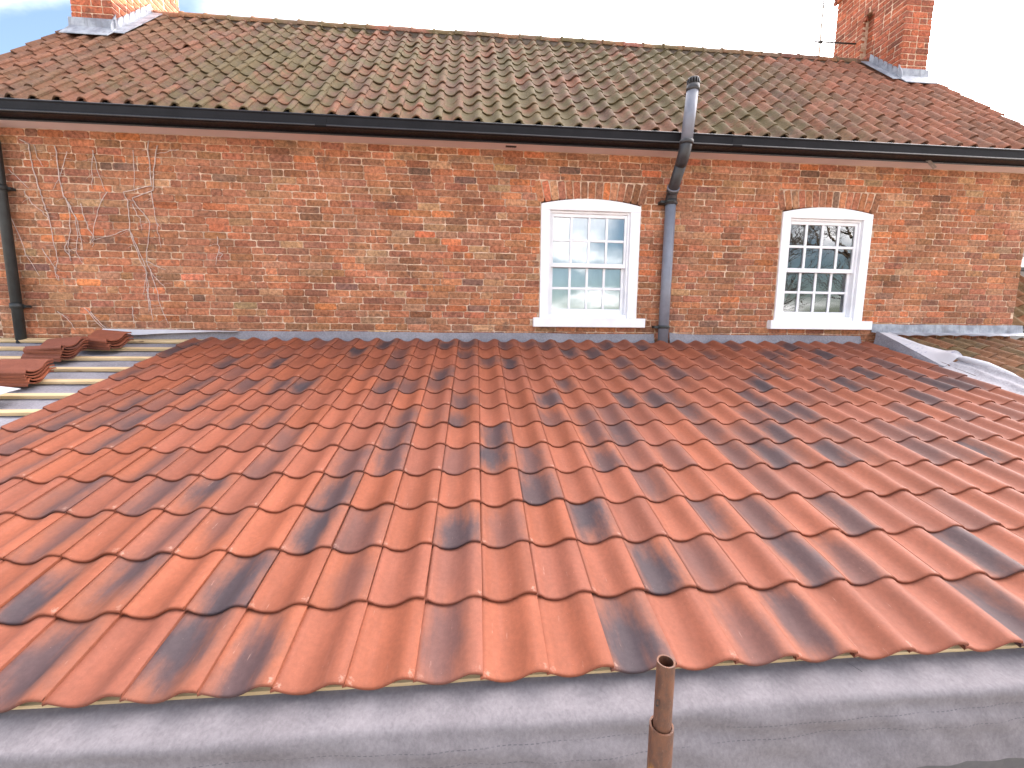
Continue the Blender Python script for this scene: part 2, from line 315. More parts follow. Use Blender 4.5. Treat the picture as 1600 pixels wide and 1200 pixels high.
# ------------------------------------------------------------------ tiles
def spline(pts, n):
    xs = np.array([p[0] for p in pts]); ys = np.array([p[1] for p in pts]); d = np.gradient(ys, xs); X = np.linspace(xs[0], xs[-1], n); out = []
    for x in X:
        i = min(max(np.searchsorted(xs, x)-1, 0), len(xs)-2); hh = xs[i+1]-xs[i]; t = (x-xs[i])/hh
        out.append((2*t**3-3*t**2+1)*ys[i]+(t**3-2*t**2+t)*hh*d[i]+(-2*t**3+3*t**2)*ys[i+1]+(t**3-t**2)*hh*d[i+1])
    return X, np.array(out)
def tile_geo(prof, W, amp, L, th, n, y_round=.004, jit=0.):
    """one pantile: x across, y up the slope from the front edge, z out of the roof; returns verts, faces, uv, smooth"""
    X, Z = spline(prof, n); Z = Z*amp; v = []; f = []; uv = []; sm = []
    rows = [(L, 0), (L*.5, .0006), (y_round*2.2, 0)]+[(y_round*(1-math.sin(a)), -y_round*(1-math.cos(a))) for a in (R(18), R(45), R(68), R(90))]
    for y, dz in rows:
        for i in range(n): v.append((X[i]*W, y, Z[i]+dz+jit*math.sin(7*X[i]+9*y))); uv.append((X[i], y/L))
    for r_ in range(len(rows)-1):
        for i in range(n-1): f.append((r_*n+i, (r_+1)*n+i, (r_+1)*n+i+1, r_*n+i+1)); sm.append(True)
    def strip(a, b):
        o = len(v); v.extend(a+b); k = len(a); uv.extend([(p[0]/W, p[1]/L) for p in a+b])
        for i in range(k-1): f.append((o+i, o+k+i, o+k+i+1, o+i+1)); sm.append(True)
    front = [(X[i]*W, 0, Z[i]-y_round) for i in range(n)]; low = [(X[i]*W, .002, Z[i]-th) for i in range(n)]
    strip(front, low); strip(low, [(X[i]*W, L, Z[i]-th) for i in range(n)])
    i = n-1; yy = [0, y_round*2.4, L]; strip([(X[i]*W, y, Z[i]-(y_round if y == 0 else 0)) for y in yy], [(X[i]*W, y, Z[i]-th) for y in yy])
    i = 0; strip([(X[i]*W, y, Z[i]-th) for y in yy], [(X[i]*W, y, Z[i]-(y_round if y == 0 else 0)) for y in yy])
    return v, f, uv, sm
def place_tiles(slots, geos, mats, parent, name, seen, first_label=None):
    """slots: (matrix, tint, variant, area). The largest `seen` become parts, the rest one joined part."""
    slots.sort(key=lambda q: -q[3]); meshes = []
    for gv in geos:
        b = MB(); b.add(gv[0], gv[1], gv[2], smooth=gv[3]); b.fix = False; meshes.append(b.mesh(name, mats))
    rest = MB()
    for i, (M, t, k, a) in enumerate(slots):
        if i < seen and a > 0:
            o = bpy.data.objects.new(name, meshes[k]); COL.objects.link(o); o.parent = parent; o.matrix_local = M; o.color = (*t, 1)
        else:
            gv = geos[k]; rest.add([M @ Vector(p) for p in gv[0]], gv[1], gv[2], t, gv[3])
    if rest.v: stuff(rest.build(name+'_field', mats, parent, fix=False))

NW, NG, NL = .205, .2667, .345
NPROF = [(-.05, .14), (-.014, .14), (0, .53), (.1, .33), (.22, .085), (.34, 0), (.46, .09), (.58, .40), (.68, .74), (.76, .95), (.82, 1.0), (.90, .95), (.982, .81)]
tile_vars = [tile_geo(NPROF, NW, .038, NL, .0128, 18, .0058, j) for j in (0., .0006, -.0005)]
tile_vars.append(tile_geo([(-.05, .44), (-.014, .47)]+NPROF[2:], NW, .038, NL, .0128, 18, .0058, 0.))   # first row has no deep side lock showing
OW, OG, OL = .1955, .2465, .31
OPROF = [(-.08, .62), (0, .5), (.1, .25), (.22, .05), (.34, 0), (.46, .07), (.58, .32), (.68, .68), (.78, .94), (.85, 1.0), (.93, .93), (1.02, .72)]
old_vars = [tile_geo(OPROF, OW, .052, OL, .014, 13, .006, j) for j in (0., .002, -.002)]

# ================================================================== the extension with its new roof
YE, ZE, PHI = 1.1696, -1.0502, .2779
ca, sa = math.cos(PHI), math.sin(PHI); X0 = .02
PN = Vector((0, -sa, ca)); P0 = Vector((0, YE, ZE))
def rp(x, s, h=0): return Vector((x, YE, ZE))+Vector((0, ca, sa))*s+PN*h         # point on the roof plane: x, distance up the slope, height
BASE = Matrix(((1, 0, 0, 0), (0, ca, -sa, YE), (0, sa, ca, ZE), (0, 0, 0, 1)))
ext = thing('extension', 'low extension roof half covered in new orange clay pantiles with smoky dark patches', 'extension')
HB = -.024
DARK = {0: {-7: .9, -5: 1, -4: .9, -1: .6, 2: 1, 4: .55, 5: .8, 9: .9, -9: .8}, 1: {-7: .9, -8: 1, -5: 1, -3: .45, 3: 1, 4: .5, 6: .9, 10: .9}, 2: {-9: .6, -7: .5, -4: 1, -1: .95, 0: .5, 2: 1, -6: .5, 8: .8, 11: .4},
    3: {-4: .9, 1: .9, -7: .9, 4: .6, -10: .7, 7: .3}, 4: {0: 1, 1: .7, -4: .7, 8: .9, 10: .9, 15: .9, -9: .6, 9: .4}, 5: {0: .9, -3: .8, 3: .7, 4: .8, -6: .6, 9: .9, -11: .8, 14: .5}, 6: {-1: .8, -3: .7, 2: .6, 10: .8, -8: .6, 11: .8, -12: .7, 15: .6}}
slots = []
for r in range(13):
    for c in range(-14, 22):
        t0 = (DARK[r].get(c, 0) if r in DARK else (random.uniform(.6, 1) if random.random() < .30 else (random.uniform(.2, .5) if random.random() < .2 else 0)))
        if r in DARK and c not in DARK[r] and random.random() < (.32 if r > 3 else .16): t0 = random.uniform(.25, .9)
        x = X0+c*NW+random.gauss(0, .0008); s = (r*NG if r else -.0148)+random.gauss(0, .0018); h = HB+.0128
        yl = .80 if r == 12 else 1
        M = BASE @ Matrix.Translation((x, s, h+random.uniform(-.0006, .0006))) @ Matrix.Rotation(-.0475+random.gauss(0, .002), 4, 'X') @ Matrix.Rotation(random.gauss(0, .0035), 4, 'Z') @ Matrix.Rotation(random.gauss(0, .006), 4, 'Y') @ Matrix.Diagonal((1, yl, 1, 1))
        a = quad_area([rp(x, s), rp(x+NW, s), rp(x+NW, s+NG), rp(x, s+NG)])
        slots.append((M, (t0, random.random(), random.random()), random.randrange(3) if r else 3, a))
place_tiles(slots, tile_vars, MT['tile'], ext, 'roof_tile', 300)
# membrane under the battens
def sheet(name, mats, parent, xs, ss, hfun, th=.004, matfun=None, uvfun=None):
    b = MB(); n1, n2 = len(xs), len(ss)
    top = [hfun(x, s) for x in xs for s in ss]; bot = []
    for i in range(n1):
        for j in range(n2):
            a = top[min(i+1, n1-1)*n2+j]-top[max(i-1, 0)*n2+j]; c = top[i*n2+min(j+1, n2-1)]-top[i*n2+max(j-1, 0)]; nn = a.cross(c); nn = nn.normalized() if nn.length > 1e-9 else Vector((0, 0, 1)); bot.append(top[i*n2+j]-nn*th)
    N = n1*n2; uvs = [uvfun(x, s) for x in xs for s in ss]*2 if uvfun else None
    fs = [(i*n2+j, (i+1)*n2+j, (i+1)*n2+j+1, i*n2+j+1) for i in range(n1-1) for j in range(n2-1)]
    b.add(top+bot, fs+[(N+q[0], N+q[3], N+q[2], N+q[1]) for q in fs], uvs, smooth=True)
    rim = [i*n2 for i in range(n1)]+[(n1-1)*n2+j for j in range(1, n2)]+[i*n2+n2-1 for i in range(n1-2, -1, -1)]+[j for j in range(n2-2, 0, -1)]
    k = len(rim); b.add([top[i] for i in rim]+[bot[i] for i in rim], [(i, (i+1) % k, k+(i+1) % k, k+i) for i in range(k)])
    return b.build(name, mats, parent)
def wob(x, y, s=1.): return (math.sin(3.1*x+1.7*y)+math.sin(7.3*x-2.9*y+1.3)*.5+math.sin(13.7*x+5.1*y+.4)*.25+math.sin(23*x-9*y+2)*.13)*s
lin = lambda a, b, n: [a+(b-a)*i/(n-1) for i in range(n)]
sheet('underlay_membrane', MT['felt'], ext, lin(-6.2, 4.56, 120), lin(-.1, 3.5, 50), lambda x, s: rp(x, s, -.058+wob(x*1.3, s*9, .0035)+.004*math.sin(s*2*math.pi/NG)))
for r in range(14):                                                      # tiling battens
    s0 = r*NG+.295 if r < 13 else 3.47
    b = MB(); xs = lin(-6.2, -2.3, 14) if r else lin(-3, 4.5, 14)
    pr = [(-.025, -.051), (.025, -.051), (.025, -.026), (-.025, -.026)]
    vs_ = []; 
    for i, x in enumerate(xs):
        dj = random.gauss(0, .0015)
        vs_ += [rp(x, s0+a+dj, h) for a, h in pr]
    fs = [(i*4+j, i*4+(j+1) % 4, (i+1)*4+(j+1) % 4, (i+1)*4+j) for i in range(len(xs)-1) for j in range(4)]+[(3, 2, 1, 0), tuple(range(len(xs)*4-4, len(xs)*4))]
    b.add(vs_, fs); bevel(b.build('batten', MT['wood'], ext), .002, 1)
b = MB(); b.add([rp(x, s, h) for x in (-2.9, 4.5) for s, h in ((.006, -.05), (.04, -.05), (.04, -.0285), (.006, -.0285))], [(0, 1, 2, 3), (7, 6, 5, 4), (0, 4, 5, 1), (1, 5, 6, 2), (2, 6, 7, 3), (3, 7, 4, 0)])
lab(b.build('eaves_batten', MT['wood'], ext), 'pale timber batten showing under the first row of tiles')
b = MB(); b.add([rp(x, s, h) for x in (4.3, 4.93) for s, h in ((2.13, -.045), (2.18, -.045), (2.18, -.018), (2.13, -.018))], [(0, 1, 2, 3), (7, 6, 5, 4), (0, 4, 5, 1), (1, 5, 6, 2), (2, 6, 7, 3), (3, 7, 4, 0)])
lab(b.build('batten', MT['wood'], ext), 'cut batten end sticking out past the right edge of the tiles')
# eaves membrane: runs out from under the first row, over the edge and hangs down
def eave(x, t):
    k = wob(x*.8, t*2, .0045)+.0035*math.sin(9*x+21*t)*math.sin(2.3*x-1)+.0022*math.sin(31*x-40*t+3*math.sin(4*x)); dip = .008*math.exp(-((x-.16)/.16)**2)-.006*math.exp(-((x-.62)/.1)**2)
    if t < .22: p = rp(x, .12-t, -.045+k*.35)
    else:
        q = t-.22; q = max(0, q-(.007*math.sin(3.3*x+.6)+.006*math.sin(8.1*x))*math.exp(-q/.05)); bend = min(q/.035, 1); a = PHI+bend*(math.pi/2-PHI); e0 = rp(x, -.10, -.045)
        rr = .035/(math.pi/2-PHI)
        dy = -(math.sin(a)-math.sin(PHI))*rr; dz = (math.cos(a)-math.cos(PHI))*rr
        if q > .035: dz -= (q-.035)*.97; dy -= (q-.035)*.20
        p = e0+Vector((0, dy, dz))+Vector((0, -1, .15))*(k*(.35+1.5*min(q/.12, 1))+dip*min(q/.05, 1)+.006*math.sin(5.2*x-60*q)*min(q/.06, 1)*max(0, 1-max(0, q-.09)/.08))
    return p
LEN = .22+.228
uvE = lambda x, t: (x, (t-.255) if t > .2 else -.2)
sheet('eaves_membrane', MT['eavefelt'], ext, lin(-4.2, 4.7, 260), lin(0, LEN, 46), eave, .003, uvfun=uvE)
b = MB(); b.box(-4.6, 1.120, -1.50, 4.5, 1.145, -1.137); bevel(b.build('fascia_board', MT['fascia'], ext), .003)
b = MB()
b.box(-6.1, 1.28, -H, 4.5, 1.5, -1.25); b.box(-6.1, 1.502, -H, -5.9, 4.55, -1.2); b.box(4.3, 1.502, -H, 4.5, 4.55, -1.2); b.build('wall', MT['block'], ext)
b = MB(); b.box(-6.1, 1.147, -1.30, 4.5, 1.278, -1.27); b.build('soffit_board', MT['fascia'], ext)
def flash(x, t):
    k = wob(x*1.2, 0, .004)
    hgt = .0 if -2.3 < x else -.0
    return Vector((x, 4.590-t*.035+k*.3, -.022+k*.7-t*.12))
for xa, xb in ((-3.78, 1.99), (2.17, 4.5)):
    sheet('wall_upstand', MT['felt'], ext, lin(xa, xb, 70), lin(0, 1, 7), lambda x, t: flash(x, t)+Vector((0, 0, .016*max(0, 1-(x-xa)/.12)*(1-t) if xa > 0 else 0)), .003)
# white corner of membrane folded back at the top left
sheet('membrane_fold', MT['felt_white'], ext, lin(-3.75, -2.45, 24), lin(0, 1, 5), lambda x, t: Vector((x, 4.578-t*.05, -.018-.004*wob(x, 2)-t*.055*max(.12, min(1, (-2.5-x)/.9)))), .002)

# ================================================================== the brick house
D = 4.6
house = thing('house', 'old red brick house with mossy pantile roof, two white sash windows and brick chimneys', 'house')
ZS = 1.868; XL, XR = -4.70, 6.49
WINS = [dict(x=.689, label='white sash window nearer the grey vent pipe, with pale curtains inside'), dict(x=3.412, label='white sash window further right, with venetian blind and tree reflections')]
WW, WZ0, WZ1, WAP, SZ0 = 1.088, .150, 1.346, 1.407, .049
wall = MB()
for (x0, x1, z0, z1) in [(XL, XR, -H, SZ0), (XL, WINS[0]['x'], SZ0, WAP), (WINS[0]['x']+WW, WINS[1]['x'], SZ0, WAP), (WINS[1]['x']+WW, XR, SZ0, WAP), (XL, XR, WAP, 2.0)]:
    wall.box(x0, D+.006, z0, x1, D+.22, z1)
for w_ in WINS: wall.box(w_['x'], D+.12, SZ0, w_['x']+WW, D+.22, WZ0+.0)
wall_o = wall.build('wall', MT['mortar'], house)
b = MB(); b.box(XL, D+.222, -H, XL+.22, 8.6, 2.0); b.box(XR-.22, D+.222, -H, XR, 8.6, 2.0); b.box(XL+.222, 8.38, -H, XR-.222, 8.6, 2.0)
for xa, xb in ((XL, XL+.22), (XR-.22, XR)): b.add([(xa, 4.75, 2.002), (xa, 8.4, 2.002), (xa, 6.56, 4.0), (xb, 4.75, 2.002), (xb, 8.4, 2.002), (xb, 6.56, 4.0)], [(0, 1, 2), (5, 4, 3), (0, 3, 4, 1), (1, 4, 5, 2), (2, 5, 3, 0)])
b.build('gable_wall', MT['brick'], house).color = (.3, .11, .06, 1)
for w_ in WINS:                                                            # shallow rooms behind the glass
    x0 = w_['x']-.3; x1 = x0+WW+.6
    b = MB(); b.box(x0, 6.4, -.6, x1, 6.45, 1.85); b.box(x0-.05, 4.825, -.6, x0, 6.45, 1.85); b.box(x1, 4.825, -.6, x1+.05, 6.45, 1.85); b.box(x0-.05, 4.825, -.65, x1+.05, 6.45, -.602); b.box(x0-.05, 4.825, 1.852, x1+.05, 6.45, 1.9)
    b.build('room', MT['room'], house)
# bricks
def brick_geo(Lb, Hb, dep, seed, chip=1.):
    rr = random.Random(seed); n = 12; c = .010
    base = [(-Lb/2+c, -Hb/2), (0, -Hb/2), (Lb/2-c, -Hb/2), (Lb/2, -Hb/2+c), (Lb/2, 0), (Lb/2, Hb/2-c), (Lb/2-c, Hb/2), (0, Hb/2), (-Lb/2+c, Hb/2), (-Lb/2, Hb/2-c), (-Lb/2, 0), (-Lb/2, -Hb/2+c)]
    j = lambda q: rr.uniform(-q, q)
    o1 = [(x+j(.0022)*chip, z+j(.0018)*chip) for x, z in base]
    i1 = [(x*(1-.010/Lb*2)+j(.0012), z*(1-.007/Hb*2)+j(.001)) for x, z in o1]
    v = [(x, 0+j(.0012), z) for x, z in i1]+[(x, .005, z) for x, z in o1]+[(x, dep, z) for x, z in o1]
    f = [tuple(range(n))]+[(k, n+k, n+(k+1) % n, (k+1) % n) for k in range(n)]+[(n+k, 2*n+k, 2*n+(k+1) % n, n+(k+1) % n) for k in range(n)]
    return v, f
PAL = [((.43, .168, .086), 27), ((.365, .153, .084), 36), ((.32, .138, .081), 19), ((.39, .19, .106), 11), ((.23, .118, .083), 3), ((.50, .168, .074), 5), ((.43, .235, .13), 3)]
def brick_col(red=False):
    a = random.choices([p[0] for p in PAL], [p[1] for p in PAL])[0] if not red else random.choice([PAL[0][0], PAL[5][0], PAL[0][0], PAL[1][0]])
    k = random.gauss(1, .11); return tuple(max(.02, q*k*random.gauss(1, .04)) for q in a)
CH, JT = .0692, .0048
geoS = [brick_geo(.221, CH-JT, .05, i) for i in range(6)]; geoH = [brick_geo(.106, CH-JT, .05, 20+i) for i in range(4)]; geoA = [brick_geo(.1, .1, .05, 40+i) for i in range(2)]
bricks = []                                                                # (x centre, z centre, length, scale-x, geo key)
zc0 = ZS-CH/2-.004; nrow = int((ZS+.34)/CH)+1
for i in range(nrow):
    zc = zc0-i*CH; z0, z1 = zc-CH/2, zc+CH/2
    cuts = []
    for w_ in WINS:
        if z1 > WZ0 and z0 < 1.36: cuts.append((w_['x']-.004, w_['x']+WW+.004))
        elif zc > SZ0 and z0 < WZ0: cuts.append((w_['x']-.078, w_['x']+WW+.09))
        elif z0 >= 1.36-CH and z1 < 1.60: cuts.append((w_['x']-.055, w_['x']+WW+.055))
    x = XL-random.uniform(0, .2); 
    row = []
    while x < XR:
        hd = random.random() < .17; ln = (.106 if hd else .221)+random.gauss(0, .004); row.append((x, x+ln)); x += ln+JT+random.uniform(-.001, .002)
    for a, c in row:
        segs = [(max(a, XL), min(c, XR))]
        for u0, u1 in cuts:
            ns = []
            for p, q in segs:
                if q <= u0 or p >= u1: ns.append((p, q)); continue
                if p < u0-.02: ns.append((p, u0-.006))
                if q > u1+.02: ns.append((u1+.006, q))
            segs = ns
        for p, q in segs:
            if q-p < .03: continue
            near = any(abs(p-u1) < .12 or abs(q-u0) < .12 for u0, u1 in cuts)
            bricks.append(((p+q)/2, zc+random.gauss(0, .0008), q-p, near))
items = []
for xc, zc, ln, near in bricks:
    gv, base = (random.randrange(6), .221) if ln > .15 else (6+random.randrange(4), .106)
    M = Matrix.Translation((xc, D+random.uniform(-.0025, .003), zc)) @ Matrix.Rotation(random.gauss(0, .004), 4, 'Y') @ Matrix.Diagonal((ln/base, 1, 1, 1))
    a = quad_area([(xc-ln/2, D, zc-.03), (xc+ln/2, D, zc-.03), (xc+ln/2, D, zc+.03), (xc-ln/2, D, zc+.03)])
    items.append((M, brick_col(near and random.random() < .75), gv, a))
for w_ in WINS:                                                            # gauged arch of upright bricks over each window
    nb = 15; xc0 = w_['x']+WW/2
    for k in range(nb):
        u = (k+.5)/nb*2-1; half = WW/2+.035; xb = xc0+u*half; zb = WZ1+(WAP-WZ1)*(1-u*u)+.006; zt = 1.584-.006*u*u; hh = (zt-zb); wd = 2*half/nb-.006
        M = Matrix.Translation((xb+u*.03, D+random.uniform(-.002, .002), (zb+zt)/2)) @ Matrix.Rotation(u*.26, 4, 'Y') @ Matrix.Diagonal((wd/.1, 1, hh/.1, 1))
        items.append((M, brick_col(random.random() < .25), 10+random.randrange(2), 60+random.random()))
allg = geoS+geoH+geoA
items.sort(key=lambda q: -q[3]); bm_ = []
for gv in allg:
    q = MB(); q.add(gv[0], gv[1]); bm_.append(q.mesh('brick', MT['brick']))
rest = MB()
for i, (M, t, k, a) in enumerate(items):
    if i < 300 and a > 0:
        o = bpy.data.objects.new('brick', bm_[k]); COL.objects.link(o); o.parent = wall_o; o.matrix_local = M; o.color = (*t, 1)
    else: rest.add([M @ Vector(p) for p in allg[k][0]], allg[k][1], tint=t)
stuff(rest.build('brickwork', MT['brick'], wall_o))

# windows
def window(w_):
    x0 = w_['x']; x1 = x0+WW; b = MB(); yf, yb = D-.012, D+.118
    zi, xi0, xi1 = 1.285, x0+.098, x1-.108
    n = 16; arc = [(x0+(x1-x0)*i/n, WZ1+(WAP-WZ1)*(1-(2*i/n-1)**2)) for i in range(n+1)]
    vs_ = [(x, y, z) for y in (yf, yb) for x, z in arc]+[(x, y, zi) for y in (yf, yb) for x, z in arc]; k = n+1
    fs = [(i, i+1, 2*k+i+1, 2*k+i) for i in range(n)]+[(k+i, 3*k+i, 3*k+i+1, k+i+1) for i in range(n)]+[(i, k+i, k+i+1, i+1) for i in range(n)]+[(2*k+i, 2*k+i+1, 3*k+i+1, 3*k+i) for i in range(n)]+[(0, 2*k, 3*k, k), (n, k+n, 3*k+n, 2*k+n)]
    b.add(vs_, fs); b.box(x0, yf, WZ0, xi0, yb, zi); b.box(xi1, yf, WZ0, x1, yb, zi); b.box(xi0, yf+.018, WZ0, xi1, yb, WZ0+.042)
    b.box(xi0, D+.02, zi-.022, xi1, yb, zi-.0005); b.box(xi0, D+.02, WZ0+.042, xi0+.02, yb, zi-.022); b.box(xi1-.022, D+.02, WZ0+.042, xi1, yb, zi-.022)   # inner linings
    win = lab(bevel(b.build('window', MT['white'], house), .005, 2), w_['label'])
    s_ = MB(); s_.box(x0-.073, D-.062, SZ0, x1+.088, D+.118, WZ0-.0005); bevel(s_.build('sill', MT['white'], win), .006, 2)
    gx0, gx1 = xi0+.020, xi1-.022
    for y0, za, zb, st, bt, tp in ((D+.040, .700, zi-.022, .026, .046, .036), (D+.078, WZ0+.042, .742, .032, .062, .04)):
        sh = MB(); sh.box(gx0, y0, za, gx0+st, y0+.036, zb); sh.box(gx1-st, y0, za, gx1, y0+.036, zb); sh.box(gx0+st, y0, za, gx1-st, y0+.036, za+bt); sh.box(gx0+st, y0, zb-tp, gx1-st, y0+.036, zb)
        sash = bevel(sh.build('sash', MT['white'], win), .004, 2)
        px0, px1, pz0, pz1 = gx0+st, gx1-st, za+bt, zb-tp; pw = (px1-px0)/4; zm = (pz0+pz1)/2; B = .0135
        bars = MB()
        for i in (1, 2, 3): bars.box(px0+i*pw-B, y0+.004, pz0, px0+i*pw+B, y0+.03, pz1)
        for i in range(4): bars.box(px0+i*pw+(B if i else 0), y0+.006, zm-B, px0+(i+1)*pw-(B if i < 3 else 0), y0+.028, zm+B)
        bevel(bars.build('glazing_bar', MT['white'], win), .003, 2)
        for i in range(4):
            for za_, zb_ in ((pz0, zm-B), (zm+B, pz1)):
                gl = MB(); ti = random.gauss(0, .0009); tj = random.gauss(0, .0009); xa, xb = px0+i*pw+(B if i else 0)+.0005, px0+(i+1)*pw-(B if i < 3 else 0)-.0005
                gl.add([(x, y0+.016+ti*(1 if x == xb else -1)+tj*(1 if z == zb_ else -1)+dy, z) for dy in (0, .004) for x, z in ((xa, za_+.0005), (xb, za_+.0005), (xb, zb_-.0005), (xa, zb_-.0005))], [(0, 1, 2, 3), (7, 6, 5, 4), (0, 4, 5, 1), (1, 5, 6, 2), (2, 6, 7, 3), (3, 7, 4, 0)])
                gl.build('pane', MT['glass'], win)
for w_ in WINS: window(w_)
cur = MB(); x0 = WINS[0]['x']
def curt(xa, xb, y): 
    xs = lin(xa, xb, 40); vs_ = [(x, y+.008*math.sin(x*46)+.005*math.sin(x*17), z) for z in (.12, 1.34) for x in xs]+[(x, y+.006+.008*math.sin(x*46)+.006*math.sin(x*17), z) for z in (.12, 1.34) for x in xs]; k = 40
    cur.add(vs_, [(i, i+1, k+i+1, k+i) for i in range(k-1)]+[(2*k+i, 3*k+i, 3*k+i+1, 2*k+i+1) for i in range(k-1)], smooth=True)
curt(x0+.02, x0+.62, 4.80); curt(x0+.60, x0+1.08, 4.825)
tag(cur.build('curtain', MT['curtain']), 'pale blue drawn curtains behind the window left of the grey pipe', 'curtain')
bl = thing('venetian_blind', 'half open venetian blind behind the right hand window', 'blind'); x0 = WINS[1]['x']
for k in range(30):
    z = .16+k*.040; s_ = MB(); s_.box(-.45, -.019, -.0012, .45, .019, .0012); o = s_.build('slat', MT['blind'], bl); o.matrix_local = Matrix.Translation((x0+.54, 4.80, z)) @ Matrix.Rotation(R(-52), 4, 'X')
b = MB(); b.box(x0+.08, 4.78, 1.36, x0+1.0, 4.82, 1.395); b.build('head_rail', MT['blind'], bl)

# eaves: soffit, fascia, gutter
b = MB(); b.box(XL-.1, 4.432, ZS, XR+.12, D+.005, ZS+.02); so = b.build('soffit', MT['soffit'], house)
b = MB(); b.box(.30, 4.50, ZS-.004, .41, 4.535, ZS+.001)
for k in range(5): b.box(.305+k*.021, 4.498, ZS-.006, .309+k*.021, 4.537, ZS-.003)
b.build('soffit_vent', MT['dark_pipe'], so)
b = MB(); b.prism([(4.41, ZS-.012), (4.431, ZS-.012), (4.431, 2.03), (4.41, 2.03)], XL-.12, XR+.14); fas = bevel(b.build('fascia', MT['black'], house), .003)
zg = 1.852; prof = [(4.408, zg+.020), (4.30, zg+.004), (4.272, zg), (4.252, zg-.004), (4.240, zg), (4.234, zg+.006), (4.234, zg+.012), (4.238, zg+.018), (4.250, zg+.022), (4.247, zg+.088), (4.240, zg+.092), (4.240, zg+.102), (4.254, zg+.102), (4.256, zg+.03), (4.275, zg+.012), (4.30, zg+.012), (4.400, zg+.03), (4.400, zg+.1), (4.408, zg+.1)]
gut = MB()
XS = [XL-.16, -1.42, 2.6, XR+.2]
for xa, xb in zip(XS[:-1], XS[1:]): gut.prism(prof, xa, xb-.003)
gut = lab(bevel(gut.build('gutter', MT['black'], house), .002, 2), 'black moulded gutter running the whole length of the eaves')
bd = MB(); bd.tube([(XL-.16, 4.2375, zg+.008), (XR+.197, 4.2375, zg+.008)], .0062, 10); bd.tube([(XL-.16, 4.2465, zg+.1025), (XR+.197, 4.2465, zg+.1025)], .0052, 10); bd.tube([(XL-.12, 4.4095, ZS-.012), (XR+.14, 4.4095, ZS-.012)], .006, 10); bd.build('highlight_bead', MT['gloss'], gut)  # added beads, paler and glossier than the gutter, to draw its highlight lines
for xj in XS[1:-1]:
    b = MB(); b.prism([(y-.004 if y < 4.3 else y, z-.003) for y, z in prof[:11]]+[(4.26, zg+.104), (4.408, zg+.104)], xj-.05, xj+.05); bevel(b.build('gutter_union', MT['black'], gut), .002)
b = MB(); Mb = Matrix.Translation((4.91, 4.40, 1.845)) @ Matrix.Rotation(R(38), 4, 'Y') @ Matrix.Rotation(R(-20), 4, 'X')
b.box(-.075, -.016, -.006, .075, -.003, .004, M=Mb); b.box(-.075, .003, -.006, .075, .016, .004, M=Mb); b.box(-.02, -.003, -.004, .02, .003, .002, M=Mb)
lab(b.build('gutter_bracket', MT['metal'], gut), 'short bent metal bracket hanging below the gutter at the right')

# old roof
YO, ZO, YR_, ZR = 4.335, 1.972, 6.55, 4.125
SLO = math.hypot(YR_-YO, ZR-ZO); cb, sb_ = (YR_-YO)/SLO, (ZR-ZO)/SLO
def op(x, s, h=0): return Vector((x, YO+cb*s-sb_*h, ZO+sb_*s+cb*h))
OB = Matrix(((1, 0, 0, 0), (0, cb, -sb_, YO), (0, sb_, cb, ZO), (0, 0, 0, 1)))
XO0, NCO = -4.83, 58; nrows = int(SLO/OG)+1
rf = MB(); Yb = 2*YR_-YO
rf.add([(x, y, z) for x in (XO0+.05, XO0+.03+NCO*OW-.08) for y, z in ((YO+.03, ZO-.02), (YR_, ZR-.05), (Yb, ZO-.02), (Yb, ZO-.08), (YR_, ZR-.12), (YO+.03, ZO-.075))], [(0, 1, 4, 5), (1, 2, 3, 4), (0, 6, 7, 1), (1, 7, 8, 2), (2, 8, 9, 3), (3, 9, 10, 4), (4, 10, 11, 5), (5, 11, 6, 0), (11, 10, 7, 6), (10, 9, 8, 7)])
roof_o = rf.build('roof', MT['dark_pipe'], house)
OPAL = [(.185, .092, .058), (.205, .094, .056), (.175, .095, .062), (.185, .102, .062), (.23, .096, .056), (.155, .088, .060)]
slots = []
for r in range(nrows):
    for c in range(NCO):
        x = XO0+c*OW+random.gauss(0, .0025)+.004*math.sin(r*1.7); s = r*OG+random.gauss(0, .004)+.006*math.sin(c*.35+r)
        L_ = 1 if (r+1)*OG < SLO else .62
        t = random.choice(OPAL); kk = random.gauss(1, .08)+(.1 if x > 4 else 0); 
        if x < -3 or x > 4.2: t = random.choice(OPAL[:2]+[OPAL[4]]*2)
        M = OB @ Matrix.Translation((x, s, .013+random.gauss(0, .0018))) @ Matrix.Rotation(-.055+random.gauss(0, .007), 4, 'X') @ Matrix.Rotation(random.gauss(0, .009), 4, 'Z') @ Matrix.Rotation(random.gauss(0, .012), 4, 'Y') @ Matrix.Diagonal((1, L_, 1, 1))
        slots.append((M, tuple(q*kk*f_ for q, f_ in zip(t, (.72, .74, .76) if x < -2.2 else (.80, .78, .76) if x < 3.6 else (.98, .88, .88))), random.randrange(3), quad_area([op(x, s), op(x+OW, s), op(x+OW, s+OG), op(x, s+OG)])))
place_tiles(slots, old_vars, MT['old'], roof_o, 'roof_tile', 300)
